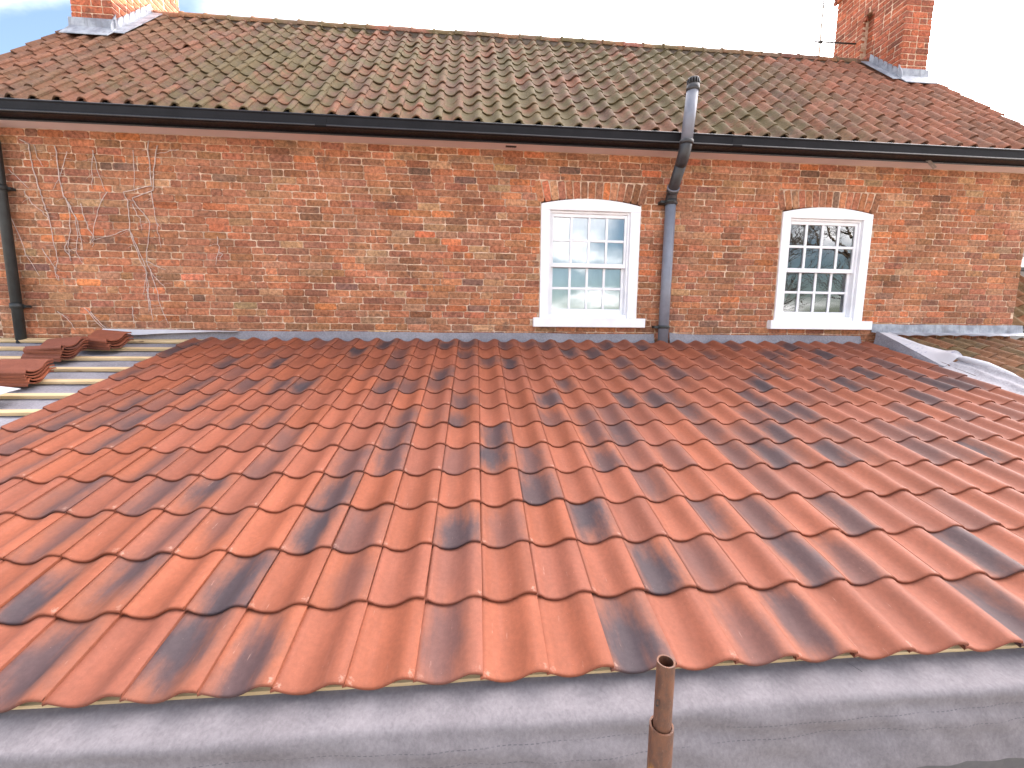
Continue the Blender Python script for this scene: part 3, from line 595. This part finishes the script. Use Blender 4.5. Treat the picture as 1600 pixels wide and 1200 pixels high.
# ridge
x = -4.22; ridge_me = []
for k in range(3):
    b = MB(); n_ = 10; L_ = .305
    ring = lambda r_, xx: [(xx, YR_+r_*math.cos(math.pi*j/n_)*1.05, ZR-.03+r_*math.sin(math.pi*j/n_)*1.08) for j in range(n_+1)]
    rings = [ring(.104, .0), ring(.104, .028), ring(.095, .030), ring(.094, L_)]
    v = [q for rr in rings for q in rr]; kx = n_+1; b.add(v, [(i*kx+j, i*kx+j+1, (i+1)*kx+j+1, (i+1)*kx+j) for i in range(3) for j in range(n_)], smooth=True)
    inn = [ring(.082, 0), ring(.082, L_)]; v = [q for rr in inn for q in rr]; b.add(v, [(j, kx+j, kx+j+1, j+1) for j in range(n_)], smooth=True)
    for ra, rb in ((rings[0], inn[0]), (rings[3], inn[1])): b.add(ra+rb, [(j, j+1, kx+j+1, kx+j) for j in range(n_)])
    b.add([rings[0][0], rings[3][0], inn[1][0], inn[0][0], rings[0][n_], rings[3][n_], inn[1][n_], inn[0][n_]], [(0, 1, 2, 3), (4, 5, 6, 7)])
    ridge_me.append(b.mesh('ridge_tile', MT['old']))
while x < 5.9:
    o = bpy.data.objects.new('ridge_tile', ridge_me[random.randrange(3)]); COL.objects.link(o); o.parent = roof_o; o.color = (*[q*random.gauss(1.1, .08) for q in random.choice(OPAL)], 1)
    o.matrix_local = Matrix.Translation((x, random.gauss(0, .003), .010*math.sin(x*.5+1)+random.gauss(0, .003))); x += .302
b = MB(); xs = lin(-4.25, 6.0, 90); b.add([(x_, y, z+.006*wob(x_*5, y)) for x_ in xs for y, z in ((6.445, ZR-.12), (6.462, ZR-.005), (6.638, ZR-.005), (6.655, ZR-.12))], [(i*4+j, (i+1)*4+j, (i+1)*4+j+1, i*4+j+1) for i in range(89) for j in range(3)], smooth=True); b.build('ridge_mortar', MT['ridge_mortar'], roof_o)

# chimneys
def chimney(xa, xb, ya, yb, zb, zt, label, side, niche=None, corbel=None):
    b = MB()
    if niche:                                                                # core with a real recess on the left side
        n0, n1, n2, n3 = niche; b.box(xa+.095, ya+.006, zb-.6, xb-.006, yb-.006, zt)
        for p0_, p1_, q0_, q1_ in ((ya+.006, n0, zb-.6, zt), (n1, yb-.006, zb-.6, zt), (n0, n1, n3, zt), (n0, n1, zb-.6, n2)): b.box(xa+.006, p0_, q0_, xa+.0945, p1_, q1_)
    else: b.box(xa+.006, ya+.006, zb-.6, xb-.006, yb-.006, zt)
    ch = lab(b.build('chimney', MT['mortar'], house), label)
    bk = MB(); nr = int((zt-zb+.55)/.077)
    for i in range(nr):
        z = zb-.5+i*.077; oo = .0
        if corbel is not None and z > corbel: oo = .045 if z < corbel+.15 else .085
        def face(n0, n1, fn, ph):
            x_ = n0-ph
            while x_ < n1:
                ln = (.221 if random.random() > .35 else .106); a_, c_ = max(x_, n0), min(x_+ln, n1)
                if c_-a_ > .03: fn(a_, c_)
                x_ += ln+.008
        cpal = lambda: tuple(q*kc for kc in (random.gauss(1, .1),) for q in random.choice([(.38, .105, .055), (.32, .10, .058), (.42, .12, .06), (.27, .09, .055)]))
        def fr(a_, c_):
            gv = brick_geo(c_-a_, .069, .05, random.random()); M = Matrix.Translation(((a_+c_)/2, ya-oo+random.uniform(-.003, .003), z+.0385)); bk.add([M @ Vector(p) for p in gv[0]], gv[1], tint=cpal())
        face(xa-oo, xb+oo, fr, .11*(i % 2))
        xs_ = xb+oo if side > 0 else xa-oo; sg = 1 if side > 0 else -1
        def sd(a_, c_):
            segs = [(a_, c_)]
            if niche and niche[2] < z+.0385 < niche[3]+.06:
                hw = (niche[1]-niche[0])/2; cc = (niche[0]+niche[1])/2
                if z+.0385 > niche[3]-.12: hw *= max(.0, 1-(z+.0385-niche[3]+.12)/.18)
                segs = [(p, q) for p, q in ((a_, min(c_, cc-hw)), (max(a_, cc+hw), c_)) if q-p > .02]
            for p_, q_ in segs:
                gv = brick_geo(q_-p_, .069, .05, random.random()); M = Matrix.Translation((xs_+random.uniform(-.003, .003), (p_+q_)/2, z+.0385)) @ Matrix.Rotation(sg*math.pi/2, 4, 'Z'); bk.add([M @ Vector(p) for p in gv[0]], gv[1], tint=cpal())
        face(ya-oo+.002, yb+oo, sd, .11*((i+1) % 2))
        if niche and niche[2]-.08 < z < niche[3]+.05:
            gv = brick_geo(niche[1]-niche[0], .069, .05, random.random()); M = Matrix.Translation((xa+.09, (niche[0]+niche[1])/2, z+.0385)) @ Matrix.Rotation(-math.pi/2, 4, 'Z'); bk.add([M @ Vector(p) for p in gv[0]], gv[1], tint=cpal())
    stuff(bk.build('brickwork', MT['brick'], ch))
    return ch
chL = chimney(-4.70, -4.245, 5.79, 7.02, 3.3, 6.4, 'brick chimney at the left end of the ridge, one side in yellow sunlight', 1)
chR = chimney(5.955, 6.375, 5.93, 7.16, 3.5, 6.6, 'tall brick chimney at the right end of the ridge with a recess in its side', -1, niche=(6.43, 6.62, 4.22, 4.85), corbel=5.36)
def lead(ch, xa, xb, ya, side):
    zf = lambda y: ZO+(y-YO)*sb_/cb
    b = MB(); zt = zf(ya)+.20
    b.add([(x_, y, z) for x_ in lin(xa-.03, xb+.03, 9) for y, z in ((ya-.012, zt), (ya-.014, zf(ya)+.105), (ya-.09, zf(ya-.09)+.102), (ya-.15, zf(ya-.15)+.098), (ya-.15, zf(ya-.15)+.088), (ya-.02, zf(ya-.02)+.085), (ya+.003, zt))], [(i*7+j, (i+1)*7+j, (i+1)*7+(j+1) % 7, i*7+(j+1) % 7) for i in range(8) for j in range(7)]+[tuple(range(6, -1, -1)), tuple(range(56, 63))])
    b.build('apron_flashing', MT['lead'], ch)
    b = MB(); sg = 1 if side > 0 else -1; xs_ = (xb if sg > 0 else xa)+sg*.012; ys = [ya-.06]; st = []
    y = ya-.06; ye_ = YR_-.12; k = 0; nst = 7; dy = (ye_-y)/nst
    for k in range(nst):
        y0 = y+k*dy; y1 = y0+dy; zb0, zb1 = zf(y0)+.085, zf(y1)+.085; top0 = zb0+.085; top1 = zf(y1)+.19 + (.05 if k == 0 else 0)
        out = [(y0, zb0), (y1, zb1), (y1, top0+.02), (y1-.012, top1), (y0+dy*.25, top0+.055), (y0, top0)]
        n_ = len(out); v = [(xs_, a, c) for a, c in out]+[(xs_-sg*.01, a, c) for a, c in out]
        b.add(v, [tuple(range(n_)), tuple(range(2*n_-1, n_-1, -1))]+[(i, n_+i, n_+(i+1) % n_, (i+1) % n_) for i in range(n_)])
        xo = xs_+sg*.13
        b.add([(xs_, y0, zb0+.012), (xs_, y1, zb1+.012), (xo, y1, zb1+.008), (xo, y0, zb0+.008), (xs_, y0, zb0+.004), (xs_, y1, zb1+.004), (xo, y1, zb1), (xo, y0, zb0)], [(0, 1, 2, 3), (7, 6, 5, 4), (0, 4, 5, 1), (1, 5, 6, 2), (2, 6, 7, 3), (3, 7, 4, 0)])
    b.build('stepped_flashing', MT['lead'], ch)
lead(chL, -4.70, -4.245, 5.79, 1); lead(chR, 5.955, 6.375, 5.93, -1)
mast = thing('aerial_mast', 'thin grey aerial mast clamped beside the right chimney', 'aerial')
b = MB(); b.tube([(5.36, 6.72, 4.15), (5.345, 6.72, 6.2)], .014, 10); b.build('pole', MT['metal'], mast)
b = MB(); b.tube([(5.26, 6.72, 4.52), (5.955, 6.72, 4.53)], .012, 8); b.tube([(5.36, 6.69, 4.50), (5.36, 6.75, 4.54)], .022, 8); b.build('bracket_arm', MT['iron'], mast)
for z in (4.75, 5.0): b = MB(); b.tube([(5.354, 6.72, z), (5.354, 6.72, z+.03)], .02, 8); b.build('clip', MT['metal'], mast)

# pipes on the wall
def arcpath(pts, r_, n_=6):
    pts = [Vector(p) for p in pts]; out = [pts[0]]
    for a, p, c in zip(pts, pts[1:], pts[2:]):
        d1 = (a-p).normalized(); d2 = (c-p).normalized()
        for i in range(n_+1):
            t = i/n_; out.append((p+d1*r_)*(1-t)**2+p*2*t*(1-t)+(p+d2*r_)*t*t)
    return out+[pts[-1]]
A, Bv, C, E_, T = (2.068, 4.525, -.25), (2.076, 4.525, 1.36), (2.070, 4.50, 1.47), (2.022, 4.17, 1.725), (2.057, 4.14, 2.33)
b = MB(); b.tube([A, Bv], .055, 24); vent = lab(b.build('vent_pipe', MT['grey_pipe'], house), 'grey plastic soil vent pipe cranked out around the gutter')
b = MB(); b.tube([(2.076, 4.525, 1.352), (2.076, 4.525, 1.41)], .062, 24); b.tube(arcpath([(2.076, 4.525, 1.40), C, (2.022+.012, 4.17+.083, 1.725-.06)], .07), .056, 20); b.tube([Vector(C)+(Vector(E_)-Vector(C))*.03, Vector(C)+(Vector(E_)-Vector(C))*.12], .062, 20); b.build('offset_bend', MT['dark_pipe'], vent)
b = MB(); b.tube(arcpath([(2.034, 4.253, 1.665), E_, (2.030, 4.155, 1.84)], .06), .058, 20); b.tube([(2.0295, 4.156, 1.81), (2.031, 4.155, 1.845)], .065, 20); b.build('top_bend', MT['dark_pipe'], vent)
b = MB(); b.tube([(2.031, 4.155, 1.845), T], .055, 24); b.build('upper_pipe', MT['grey_pipe'], vent)
b = MB(); Tv = Vector(T); b.tube([Tv-Vector((0, 0, .055)), Tv], .060, 24); b.tube([Tv+Vector((0, 0, .045)), Tv+Vector((0, 0, .06)), Tv+Vector((0, 0, .068))], [.056, .05, .03], 24)
for k in range(14):
    a = k/14*2*math.pi; q = Tv+Vector((math.cos(a)*.053, math.sin(a)*.053, 0)); b.tube([q, q+Vector((0, 0, .047))], .006, 5)
b.build('vent_cowl', MT['dark_pipe'], vent)
for z in (.058, 1.385):
    b = MB(); b.tube([(2.07, 4.525, z-.016), (2.07, 4.525, z+.016)], .0635, 24); b.box(1.965, 4.52, z-.013, 2.02, 4.60, z+.013); b.box(2.12, 4.54, z-.013, 2.16, 4.60, z+.013) if z > 1 else None; b.build('pipe_clip', MT['iron'], vent)
b = MB(); q = Vector(C)+(Vector(E_)-Vector(C))*.13; d = (Vector(E_)-Vector(C)).normalized(); b.tube([q, q+d*.012], .066, 20); b.build('joint_ring', MT['grey_pipe'], vent)
b = MB(); b.tube([(-4.462, 4.50, 1.86), (-4.462, 4.53, 1.7), (-4.468, 4.53, -1.2)], .040, 18); dp = lab(b.build('downpipe', MT['iron'], house), 'black rainwater downpipe at the left corner of the wall')
for z in (1.30, .2): b = MB(); b.tube([(-4.465, 4.53, z-.025), (-4.465, 4.53, z+.025)], .048, 18); b.box(-4.55, 4.545, z-.012, -4.395, 4.595, z+.012); b.build('pipe_clip', MT['iron'], dp)

# ------------------------------------------------------------------ dead creeper stems on the wall
def z5(*p): return [(a/3.158, 300+c/3.158) for a, c in p]
def z1(*p): return [(a/4, c/4) for a, c in p]
CREEP = [('thin pale creeper stem slanting down beside the black downpipe', [z5((35, 80), (90, 200), (130, 310), (195, 415)), z1((60, 1060), (120, 1120), (180, 1175))]),
 ('pale dead creeper stem, thick and nearly straight, second from the downpipe', [z1((120, 870), (180, 900), (200, 1020), (235, 1150), (262, 1230))+z5((225, 85), (245, 130), (265, 240), (285, 340), (275, 390), (292, 440)), z1((215, 905), (235, 985), (270, 1040)), z5((205, 280), (260, 350), (285, 435)), z5((120, 0), (160, 60), (200, 90), (240, 130))]),
 ('forked pale creeper splitting into three trailing strands', [z1((345, 910), (365, 1060), (380, 1150), (400, 1230))+z5((325, 30), (345, 100), (345, 190), (335, 270), (350, 340)), z5((318, 20), (375, 130), (385, 220), (375, 290), (405, 350)), z5((330, 40), (385, 150), (410, 290)), z1((420, 945), (395, 1030), (375, 1100), (330, 1190)), z5((335, 240), (320, 280), (345, 320), (352, 338))]),
 ('tangle of fine creeper twigs spreading like a small fan in the middle of the stems', [z5((430, 170), (465, 220), (455, 270)), z5((530, 0), (480, 90), (460, 200), (448, 260)), z5((640, 180), (540, 215), (470, 235)), z5((400, 60), (425, 150), (450, 200)), z1((580, 940), (575, 1060), (578, 1180)), z1((580, 940), (610, 1060), (660, 1200))]),
 ('largest dead creeper with several tangled stems reaching down to the flashing', [z1((925, 880), (930, 1000), (950, 1160))+z5((615, 0), (635, 90), (640, 190), (685, 290), (720, 370), (725, 450), (735, 590)), z1((985, 910), (960, 1060), (955, 1190))+z5((655, 30), (670, 60), (740, 150), (730, 250), (720, 340), (760, 420), (815, 470)), z5((640, 190), (690, 330), (725, 400), (705, 510)), z5((720, 340), (770, 365), (820, 385)), z5((740, 380), (770, 470), (790, 560), (830, 650)), z5((725, 400), (735, 480), (738, 580)), z5((725, 480), (745, 560), (755, 640)), z1((1120, 935), (1040, 950), (980, 960)), z5((650, 60), (690, 130), (700, 190))]),
 ('slim creeper strand hanging straight down right of the tangled stems', [z1((835, 940), (840, 1080), (842, 1200)), z5((750, 0), (755, 60), (770, 130), (780, 200), (795, 275)), z5((770, 150), (790, 170))]),
 ('short withered creeper twig alone on the bricks furthest right of the creepers', [z5((1075, 220), (1080, 290), (1065, 360)), z5((1080, 290), (1095, 310), (1085, 340))]),
 ('small dry creeper twigs low on the wall above the tile stacks', [z5((440, 590), (500, 650), (540, 690)), z5((420, 570), (470, 640), (520, 680)), z5((650, 560), (660, 650)), z5((280, 590), (330, 620), (372, 680))])]
for lb, strands in CREEP:
    b = MB()
    for st in strands:
        P = [onY(x_, y_, D-.006) for x_, y_ in st]; Q = []
        for i in range(len(P)-1):
            for k in range(4):
                t = k/4; q = P[i].lerp(P[i+1], t); Q.append(q+Vector((random.gauss(0, .004), random.uniform(-.004, .001), random.gauss(0, .003))))
        Q.append(P[-1]); n_ = len(Q); r0 = .0046 if len(st) > 5 else .003
        b.tube(Q, [r0*(1-.6*i/n_)+.0006 for i in range(n_)], 5)
        for i in range(2, n_-1, 3):                                          # little side roots
            if random.random() < .7:
                dd = Vector((random.choice((-1, 1))*random.uniform(.03, .1), .001, random.uniform(-.05, .02))); b.tube([Q[i], Q[i]+dd*.5+Vector((0, 0, .006)), Q[i]+dd], [.0015, .0012, .0007], 4)
    tag(b.build('creeper', MT['vine']), lb, 'creeper', 'dead creeper stems on the brick wall')

# ------------------------------------------------------------------ loose tiles stacked on the battens
loose_me = []
LP = tile_geo(NPROF, .235, .038, .34, .012, 17, .0035)
def stack(xr, s_mid, n_, names, rot, dx, h0):
    for k in range(n_):
        q = MB() if not loose_me else None
        if q is not None: q.add(LP[0], LP[1], LP[2], smooth=LP[3]); q.fix = False; loose_me.append(q.mesh('loose_tile', MT['tile']))
        o = bpy.data.objects.new('loose_tile', loose_me[0]); COL.objects.link(o)
        # long axis along x, front end facing right
        M = BASE @ Matrix.Translation((xr+random.gauss(0, .006)+dx*k, s_mid+random.gauss(0, .005), h0+k*.0235)) @ Matrix.Rotation(R(90)+rot+random.gauss(0, .025), 4, 'Z') @ Matrix.Rotation(random.gauss(0, .012)-(.10 if k >= n_-2 and n_ > 5 else 0), 4, 'X') @ Matrix.Translation((-.1, 0, 0))
        o.matrix_world = M; o.color = (random.choice((0, 0, 0, .5)), random.random(), random.random(), 1)
        tag(o, names(k, n_), 'roof tile', 'loose roof tiles stacked on the battens')
ordn = ['bottom', 'second', 'third', 'fourth', 'fifth', 'sixth', 'seventh', 'eighth']
def nm(where):
    return lambda k, n_: ('topmost clay tile of the '+where if k == n_-1 else 'lowest clay tile of the '+where if k == 0 else 'clay tile '+ordn[k]+' from bottom of the '+where)
stack(-3.33, 3.20, 4, nm('tile stack nearest the wall'), R(-12), -.004, .0)
stack(-3.53, 2.93, 6, nm('middle tile stack beside the downpipe'), R(-8), .012, -.012)
stack(-3.325, 2.40, 5, nm('front tile stack cut by the frame'), R(2), .002, -.012)
# white plastic offcut
q = rp(-3.16, 1.96, .0); b = MB()
def wh(x_, s_): return rp(x_, s_, .01+.05*max(0, (-3.2-x_)*3)+.035*math.sin((s_-1.7)*6))
sheet_o = sheet('plastic_offcut', MT['felt_white'], None, lin(-3.75, -3.22, 10), lin(1.88, 2.14, 8), wh, .004)
tag(sheet_o, 'white bent plastic offcut with two holes lying on the membrane', 'offcut')
b = MB()
for x_, s_ in ((-3.27, 1.95), (-3.265, 2.01)):
    c_ = wh(x_, s_)+PN*.001; b.tube([c_, c_+PN*.0015], .009, 10)
b.build('hole', MT['iron'], sheet_o)

# ------------------------------------------------------------------ neighbouring low building on the right, mossy tiles
SX0, SPH = 4.62, math.atan(.355)
cs, ss_ = math.cos(SPH), math.sin(SPH)
def mz(y): return -.045+.355*(y-4.42)
side = thing('side_building', 'lower building on the right with brown mossy pantiles under lead flashing', 'building')
SB = Matrix(((1, 0, 0, 0), (0, cs, -ss_, 0), (0, ss_, cs, 0), (0, 0, 0, 1)))
slots = []; MPAL = [(.17, .088, .044), (.145, .088, .044), (.195, .088, .044), (.13, .085, .04)]
for r in range(9):
    for c in range(14):
        y = 4.40-(r+1)*.245*cs; x_ = SX0+c*.205; M = Matrix.Translation((x_+random.gauss(0, .003), y, mz(y)-.02)) @ SB @ Matrix.Rotation(-.05+random.gauss(0, .008), 4, 'X') @ Matrix.Rotation(random.gauss(0, .01), 4, 'Z')
        P_ = [Vector((x_+dx, y+dy, mz(y+dy))) for dx, dy in ((0, 0), (.205, 0), (.205, .24), (0, .24))]
        kk = random.gauss(1.05, .1)
        slots.append((M, tuple(v*kk for v in random.choice(MPAL)), random.randrange(3), quad_area(P_) if x_ > 4.7 else 0))
place_tiles(slots, [tile_geo(OPROF, .205, .045, .31, .013, 13, .004, j) for j in (0, .002, -.002)], MT['old'], side, 'roof_tile', 60)
b = MB(); b.box(4.61, 2.2, -H, 4.73, 4.44, -.98); b.add([(x_, y, z) for x_ in (4.61, 7.5) for y, z in ((4.45, mz(4.45)-.05), (2.2, mz(2.2)-.05), (2.2, mz(2.2)-.12), (4.45, mz(4.45)-.12))], [(0, 1, 2, 3), (7, 6, 5, 4), (0, 4, 5, 1), (1, 5, 6, 2), (2, 6, 7, 3), (3, 7, 4, 0)]); b.box(4.74, 2.4, -H, 7.4, 2.6, -.98); b.build('wall', MT['block'], side)
def ld(x_, t):
    k = wob(x_*2.2, 1, .006)
    if t < .45: return Vector((x_, 4.594-t*.03, .118+k*.4-t/.45*.10))
    u = (t-.45)/.55; return Vector((x_, 4.58-u*.16+k, .022+k*.4-u*.038+.012*abs(math.sin(x_*15.3))*u))
sheet('lead_flashing', MT['lead'], side, lin(4.63, 6.62, 90), lin(0, 1, 12), ld, .004)
# felt draped over the joint between the two roofs
def up_(y): return ZE+(y-YE)*math.tan(PHI)
def drape(y, t):
    z0 = up_(y)-.03; zc = up_(y)+.012+.122*max(0, (y-3.77)/.63); k = wob(y*2.4, t*4, .006); curl = math.exp(-((y-3.79)/.085)**2)
    if t < .4:
        q = t/.4; return Vector((4.552+q*.03+k*.8*q+.008*math.sin(y*31)*q*(1-q)*2, y, z0+(zc-z0)*q))
    u = (t-.4)/.6; wdt = .15+.05*math.sin(y*5+1); zt = mz(y)+.055
    return Vector((4.582+u*wdt-.04*curl*u*u+k*.5, y-.04*u*curl, zc+(max(zt, zc)-zc)*min(1, u*1.6)+k*.6*u+.006*math.sin(u*9+y*11)*u+.05*curl*u**1.5))
fe = sheet('roofing_felt', [MT['felt']], None, lin(4.47, 3.72, 44), lin(0, .42, 9), drape, .003)
tag(fe, 'grey felt upstand and white printed felt flap draped over the joint by the mossy roof', 'roofing felt')
sheet('printed_flap', MT['printfelt'], fe, lin(4.42, 3.72, 44), lin(.40, 1., 14), lambda y, t: drape(y, t)+Vector((0, 0, .004)), .003)
def drape2(y, t):
    z0 = up_(y); zb = mz(y)+.05; k = wob(y*2.3, t*3, .009); u = t
    x_ = 4.535+u*.26+.03*u*math.sin(y*4)
    fold = .022*math.exp(-((u-.42)/.10)**2)+.018*math.exp(-((u-.75)/.09)**2)*(1+math.sin(y*6))
    k += .006*math.sin(21*y+7*u)*math.sin(9*u+3*y)+.004*math.sin(43*y-17*u)
    return Vector((x_+k, y, z0+.004+(max(zb, z0+.03)-z0)*(min(1, u*1.35)**1.3)+fold+k*.9*u))
f2 = sheet('roofing_felt', MT['crumpled'], None, lin(3.72, 2.70, 48), lin(0, 1, 30), drape2, .003)
tag(f2, 'crumpled pale felt sheet beside the cut batten end, below the torn flap', 'roofing felt')
b = MB(); b.tube([(4.70, 3.80, mz(3.80)+.06), (4.735, 3.68, mz(3.68)+.075), (4.77, 3.53, mz(3.53)+.08), (4.80, 3.36, mz(3.36)+.065), (4.82, 3.24, mz(3.24)+.05)], [.012, .028, .034, .026, .004], 16); tag(b.build('felt_roll', MT['felt_white']), 'white rolled edge of felt lying on the crumpled felt sheet', 'felt roll')

# roof and white fascia of the building beyond the right corner
far = thing('far_building', 'tiled roof with white fascia just beyond the right corner of the house', 'building')
slots = []; aF = R(43); FB = Matrix.Rotation(aF, 4, 'X')
for r in range(5):
    for c in range(12):
        M = Matrix.Translation((6.52+c*.2, 5.05, .10)) @ FB @ Matrix.Translation((0, r*.22, 0)) @ Matrix.Rotation(-.05+random.gauss(0, .008), 4, 'X'); p = M.translation
        kk = random.gauss(1.1, .1)
        slots.append((M, tuple(v*kk for v in random.choice(MPAL)), random.randrange(3), quad_area([p, p+Vector((.2, 0, 0)), p+Vector((.2, .16, .15)), p+Vector((0, .16, .15))])))
place_tiles(slots, old_vars, MT['old'], far, 'roof_tile', 20)
b = MB(); b.box(7.02, 5.62, .98, 9.2, 5.66, 1.13); b.build('fascia', MT['white'], far); b = MB(); b.box(7.0, 5.56, .935, 9.2, 5.655, .978); b.build('gutter', MT['iron'], far)
b = MB(); b.box(6.505, 5.1, -H, 9.2, 8, .04); b.box(7.1, 5.9, .042, 9.2, 8, 1.6); b.add([(x_, y, z) for x_ in (6.6, 9.2) for y, z in ((5.05, .06), (5.9, .86), (5.9, .06))], [(0, 1, 2), (5, 4, 3), (0, 3, 4, 1), (1, 4, 5, 2), (2, 5, 3, 0)]); b.build('wall', MT['block'], far)
# brick wall beyond the left corner
lw = thing('garden_wall', 'dull brick wall continuing past the black downpipe at the left edge', 'wall')
b = MB(); b.box(-6.6, D+.05, -H, XL-.006, D+.25, 1.84); b.build('core', MT['mortar'], lw)
bk = []; 
for i in range(26):
    z = .9-i*.074-.0; x_ = -5.6
    while x_ < XL-.05:
        ln = .221 if random.random() > .2 else .106; e1 = min(x_+ln, XL-.012-(.0 if i % 2 else .05)); 
        if e1-x_ > .04: bk.append(((x_+e1)/2, z, e1-x_))
        x_ += ln+.009
q = [brick_geo(.221, .065, .05, 70+i) for i in range(3)]; qm = []
for gv in q: b = MB(); b.add(*gv); qm.append(b.mesh('brick', MT['brick']))
for xc, z, ln in bk:
    o = bpy.data.objects.new('brick', random.choice(qm)); COL.objects.link(o); o.parent = lw; o.matrix_local = Matrix.Translation((xc, D+.043, z)) @ Matrix.Diagonal((ln/.221, 1, 1, 1)); cc = random.choice([(.2, .1, .07), (.24, .1, .065), (.17, .09, .07)]); o.color = (*cc, 1)

# ------------------------------------------------------------------ scaffold pole in front of the eaves
sp_ = thing('scaffold_pole', 'rusty steel scaffold pole with a narrower spigot, standing in front of the eaves', 'scaffold pole')
px, py = .384, .746
b = MB(); b.pipe([(px, py, -H+.02), (px-.001, py, -.812)], .0245, .004, 28); b.build('tube', MT['rust'], sp_)
b = MB(); b.pipe([(px-.0005, py, -1.1), (px+.0005, py, -.70), (px+.0005, py, -.672), (px+.0005, py, -.666)], .0182, .0034, 28); spig = b.build('spigot', MT['rust'], sp_)
b = MB(); aa = R(205); dx, dy = math.cos(aa), math.sin(aa); c_ = Vector((px+dx*.0183, py+dy*.0183, -.752)); Mx = Matrix.Translation(c_) @ Matrix.Rotation(aa, 4, 'Z')
nn = 10; b.add([Mx @ Vector((.0004-abs(math.cos(2*math.pi*j/nn))*.0006, .005*math.cos(2*math.pi*j/nn), .0085*math.sin(2*math.pi*j/nn)+.004*math.cos(2*math.pi*j/nn)))for j in range(nn)]+[Mx @ Vector((-.002, 0, 0))], [(j, (j+1) % nn, nn) for j in range(nn)]); b.build('pin_hole', MT['iron'], spig)
b = MB(); b.box(-.06, -.06, 0, .06, .06, .02, M=Matrix.Translation((px, py, -H))); b.build('base_plate', MT['rust'], sp_)
# small twig on the membrane
p1, p2 = eave(1.235, .125), eave(1.262, .16)
b = MB(); b.tube([p1+PN*.002, p2+PN*.003], .0012, 6); tag(b.build('twig', MT['iron']), 'tiny dark twig lying on the grey eaves membrane at the right', 'twig')

# ------------------------------------------------------------------ bare winter trees behind the viewer (mirrored in the panes)
def tree(x_, y_, hgt, seed, label):
    rr = random.Random(seed); root = thing('bare_tree', label, 'tree', group='bare trees across the garden'); tr = MB(); cr_ = MB()
    def grow(p, d, ln, rad, lev, mb):
        pts = [p]; q = p.copy(); dd = d.copy()
        for k in range(4):
            dd = (dd+Vector((rr.gauss(0, .13), rr.gauss(0, .13), rr.gauss(.04, .08)))).normalized(); q = q+dd*ln/4; pts.append(q.copy())
        mb.tube(pts, [rad*(1-.13*k) for k in range(5)], 7 if lev < 2 else 4, cap=False)
        if lev == 6: return
        for k in range(3 if lev < 3 else 2):
            a = pts[rr.choice((2, 3, 4)) if lev else rr.choice((3, 4))]; nd = (dd+Vector((rr.gauss(0, .6), rr.gauss(0, .6), rr.gauss(.1, .35)))).normalized(); grow(a, nd, ln*rr.uniform(.62, .82), rad*.62, lev+1, cr_)
        if lev: grow(pts[4], dd, ln*.8, rad*.62, lev+1, cr_)
    grow(Vector((x_, y_, -H)), Vector((0, 0, 1)), hgt*.36, hgt*.018, 0, tr)
    tr.build('trunk', MT['bark'], root, fix=False); cr_.build('crown', MT['bark'], root, fix=False)
tree(20, -13, 13, 3, 'spreading bare tree across the garden, tallest of the bare trees'); tree(17, -19, 11, 8, 'slim bare tree standing between the two larger bare trees'); tree(25, -17, 11, 21, 'bare tree with a forked trunk nearest the house gable side')

# ------------------------------------------------------------------ put each empty at the base of its thing, then stand everything on the ground
for o in [q for q in SC.objects if q.type == 'EMPTY']:
    lo = Vector((1e9,)*3); hi = Vector((-1e9,)*3)
    def walk(q, M):
        for c_ in q.children:
            Mc = M @ c_.matrix_local
            if c_.type == 'MESH':
                for k in c_.bound_box:
                    p = Mc @ Vector(k)
                    for i in range(3): lo[i] = min(lo[i], p[i]); hi[i] = max(hi[i], p[i])
            walk(c_, Mc)
    walk(o, Matrix.Identity(4))
    if lo.x > 1e8: continue
    d = Vector(((lo.x+hi.x)/2, (lo.y+hi.y)/2, lo.z)); o.location = d
    for c_ in o.children: c_.location = c_.location-d
for o in SC.objects:
    if o.parent is None and o.type in ('MESH', 'EMPTY'): o.location.z += H
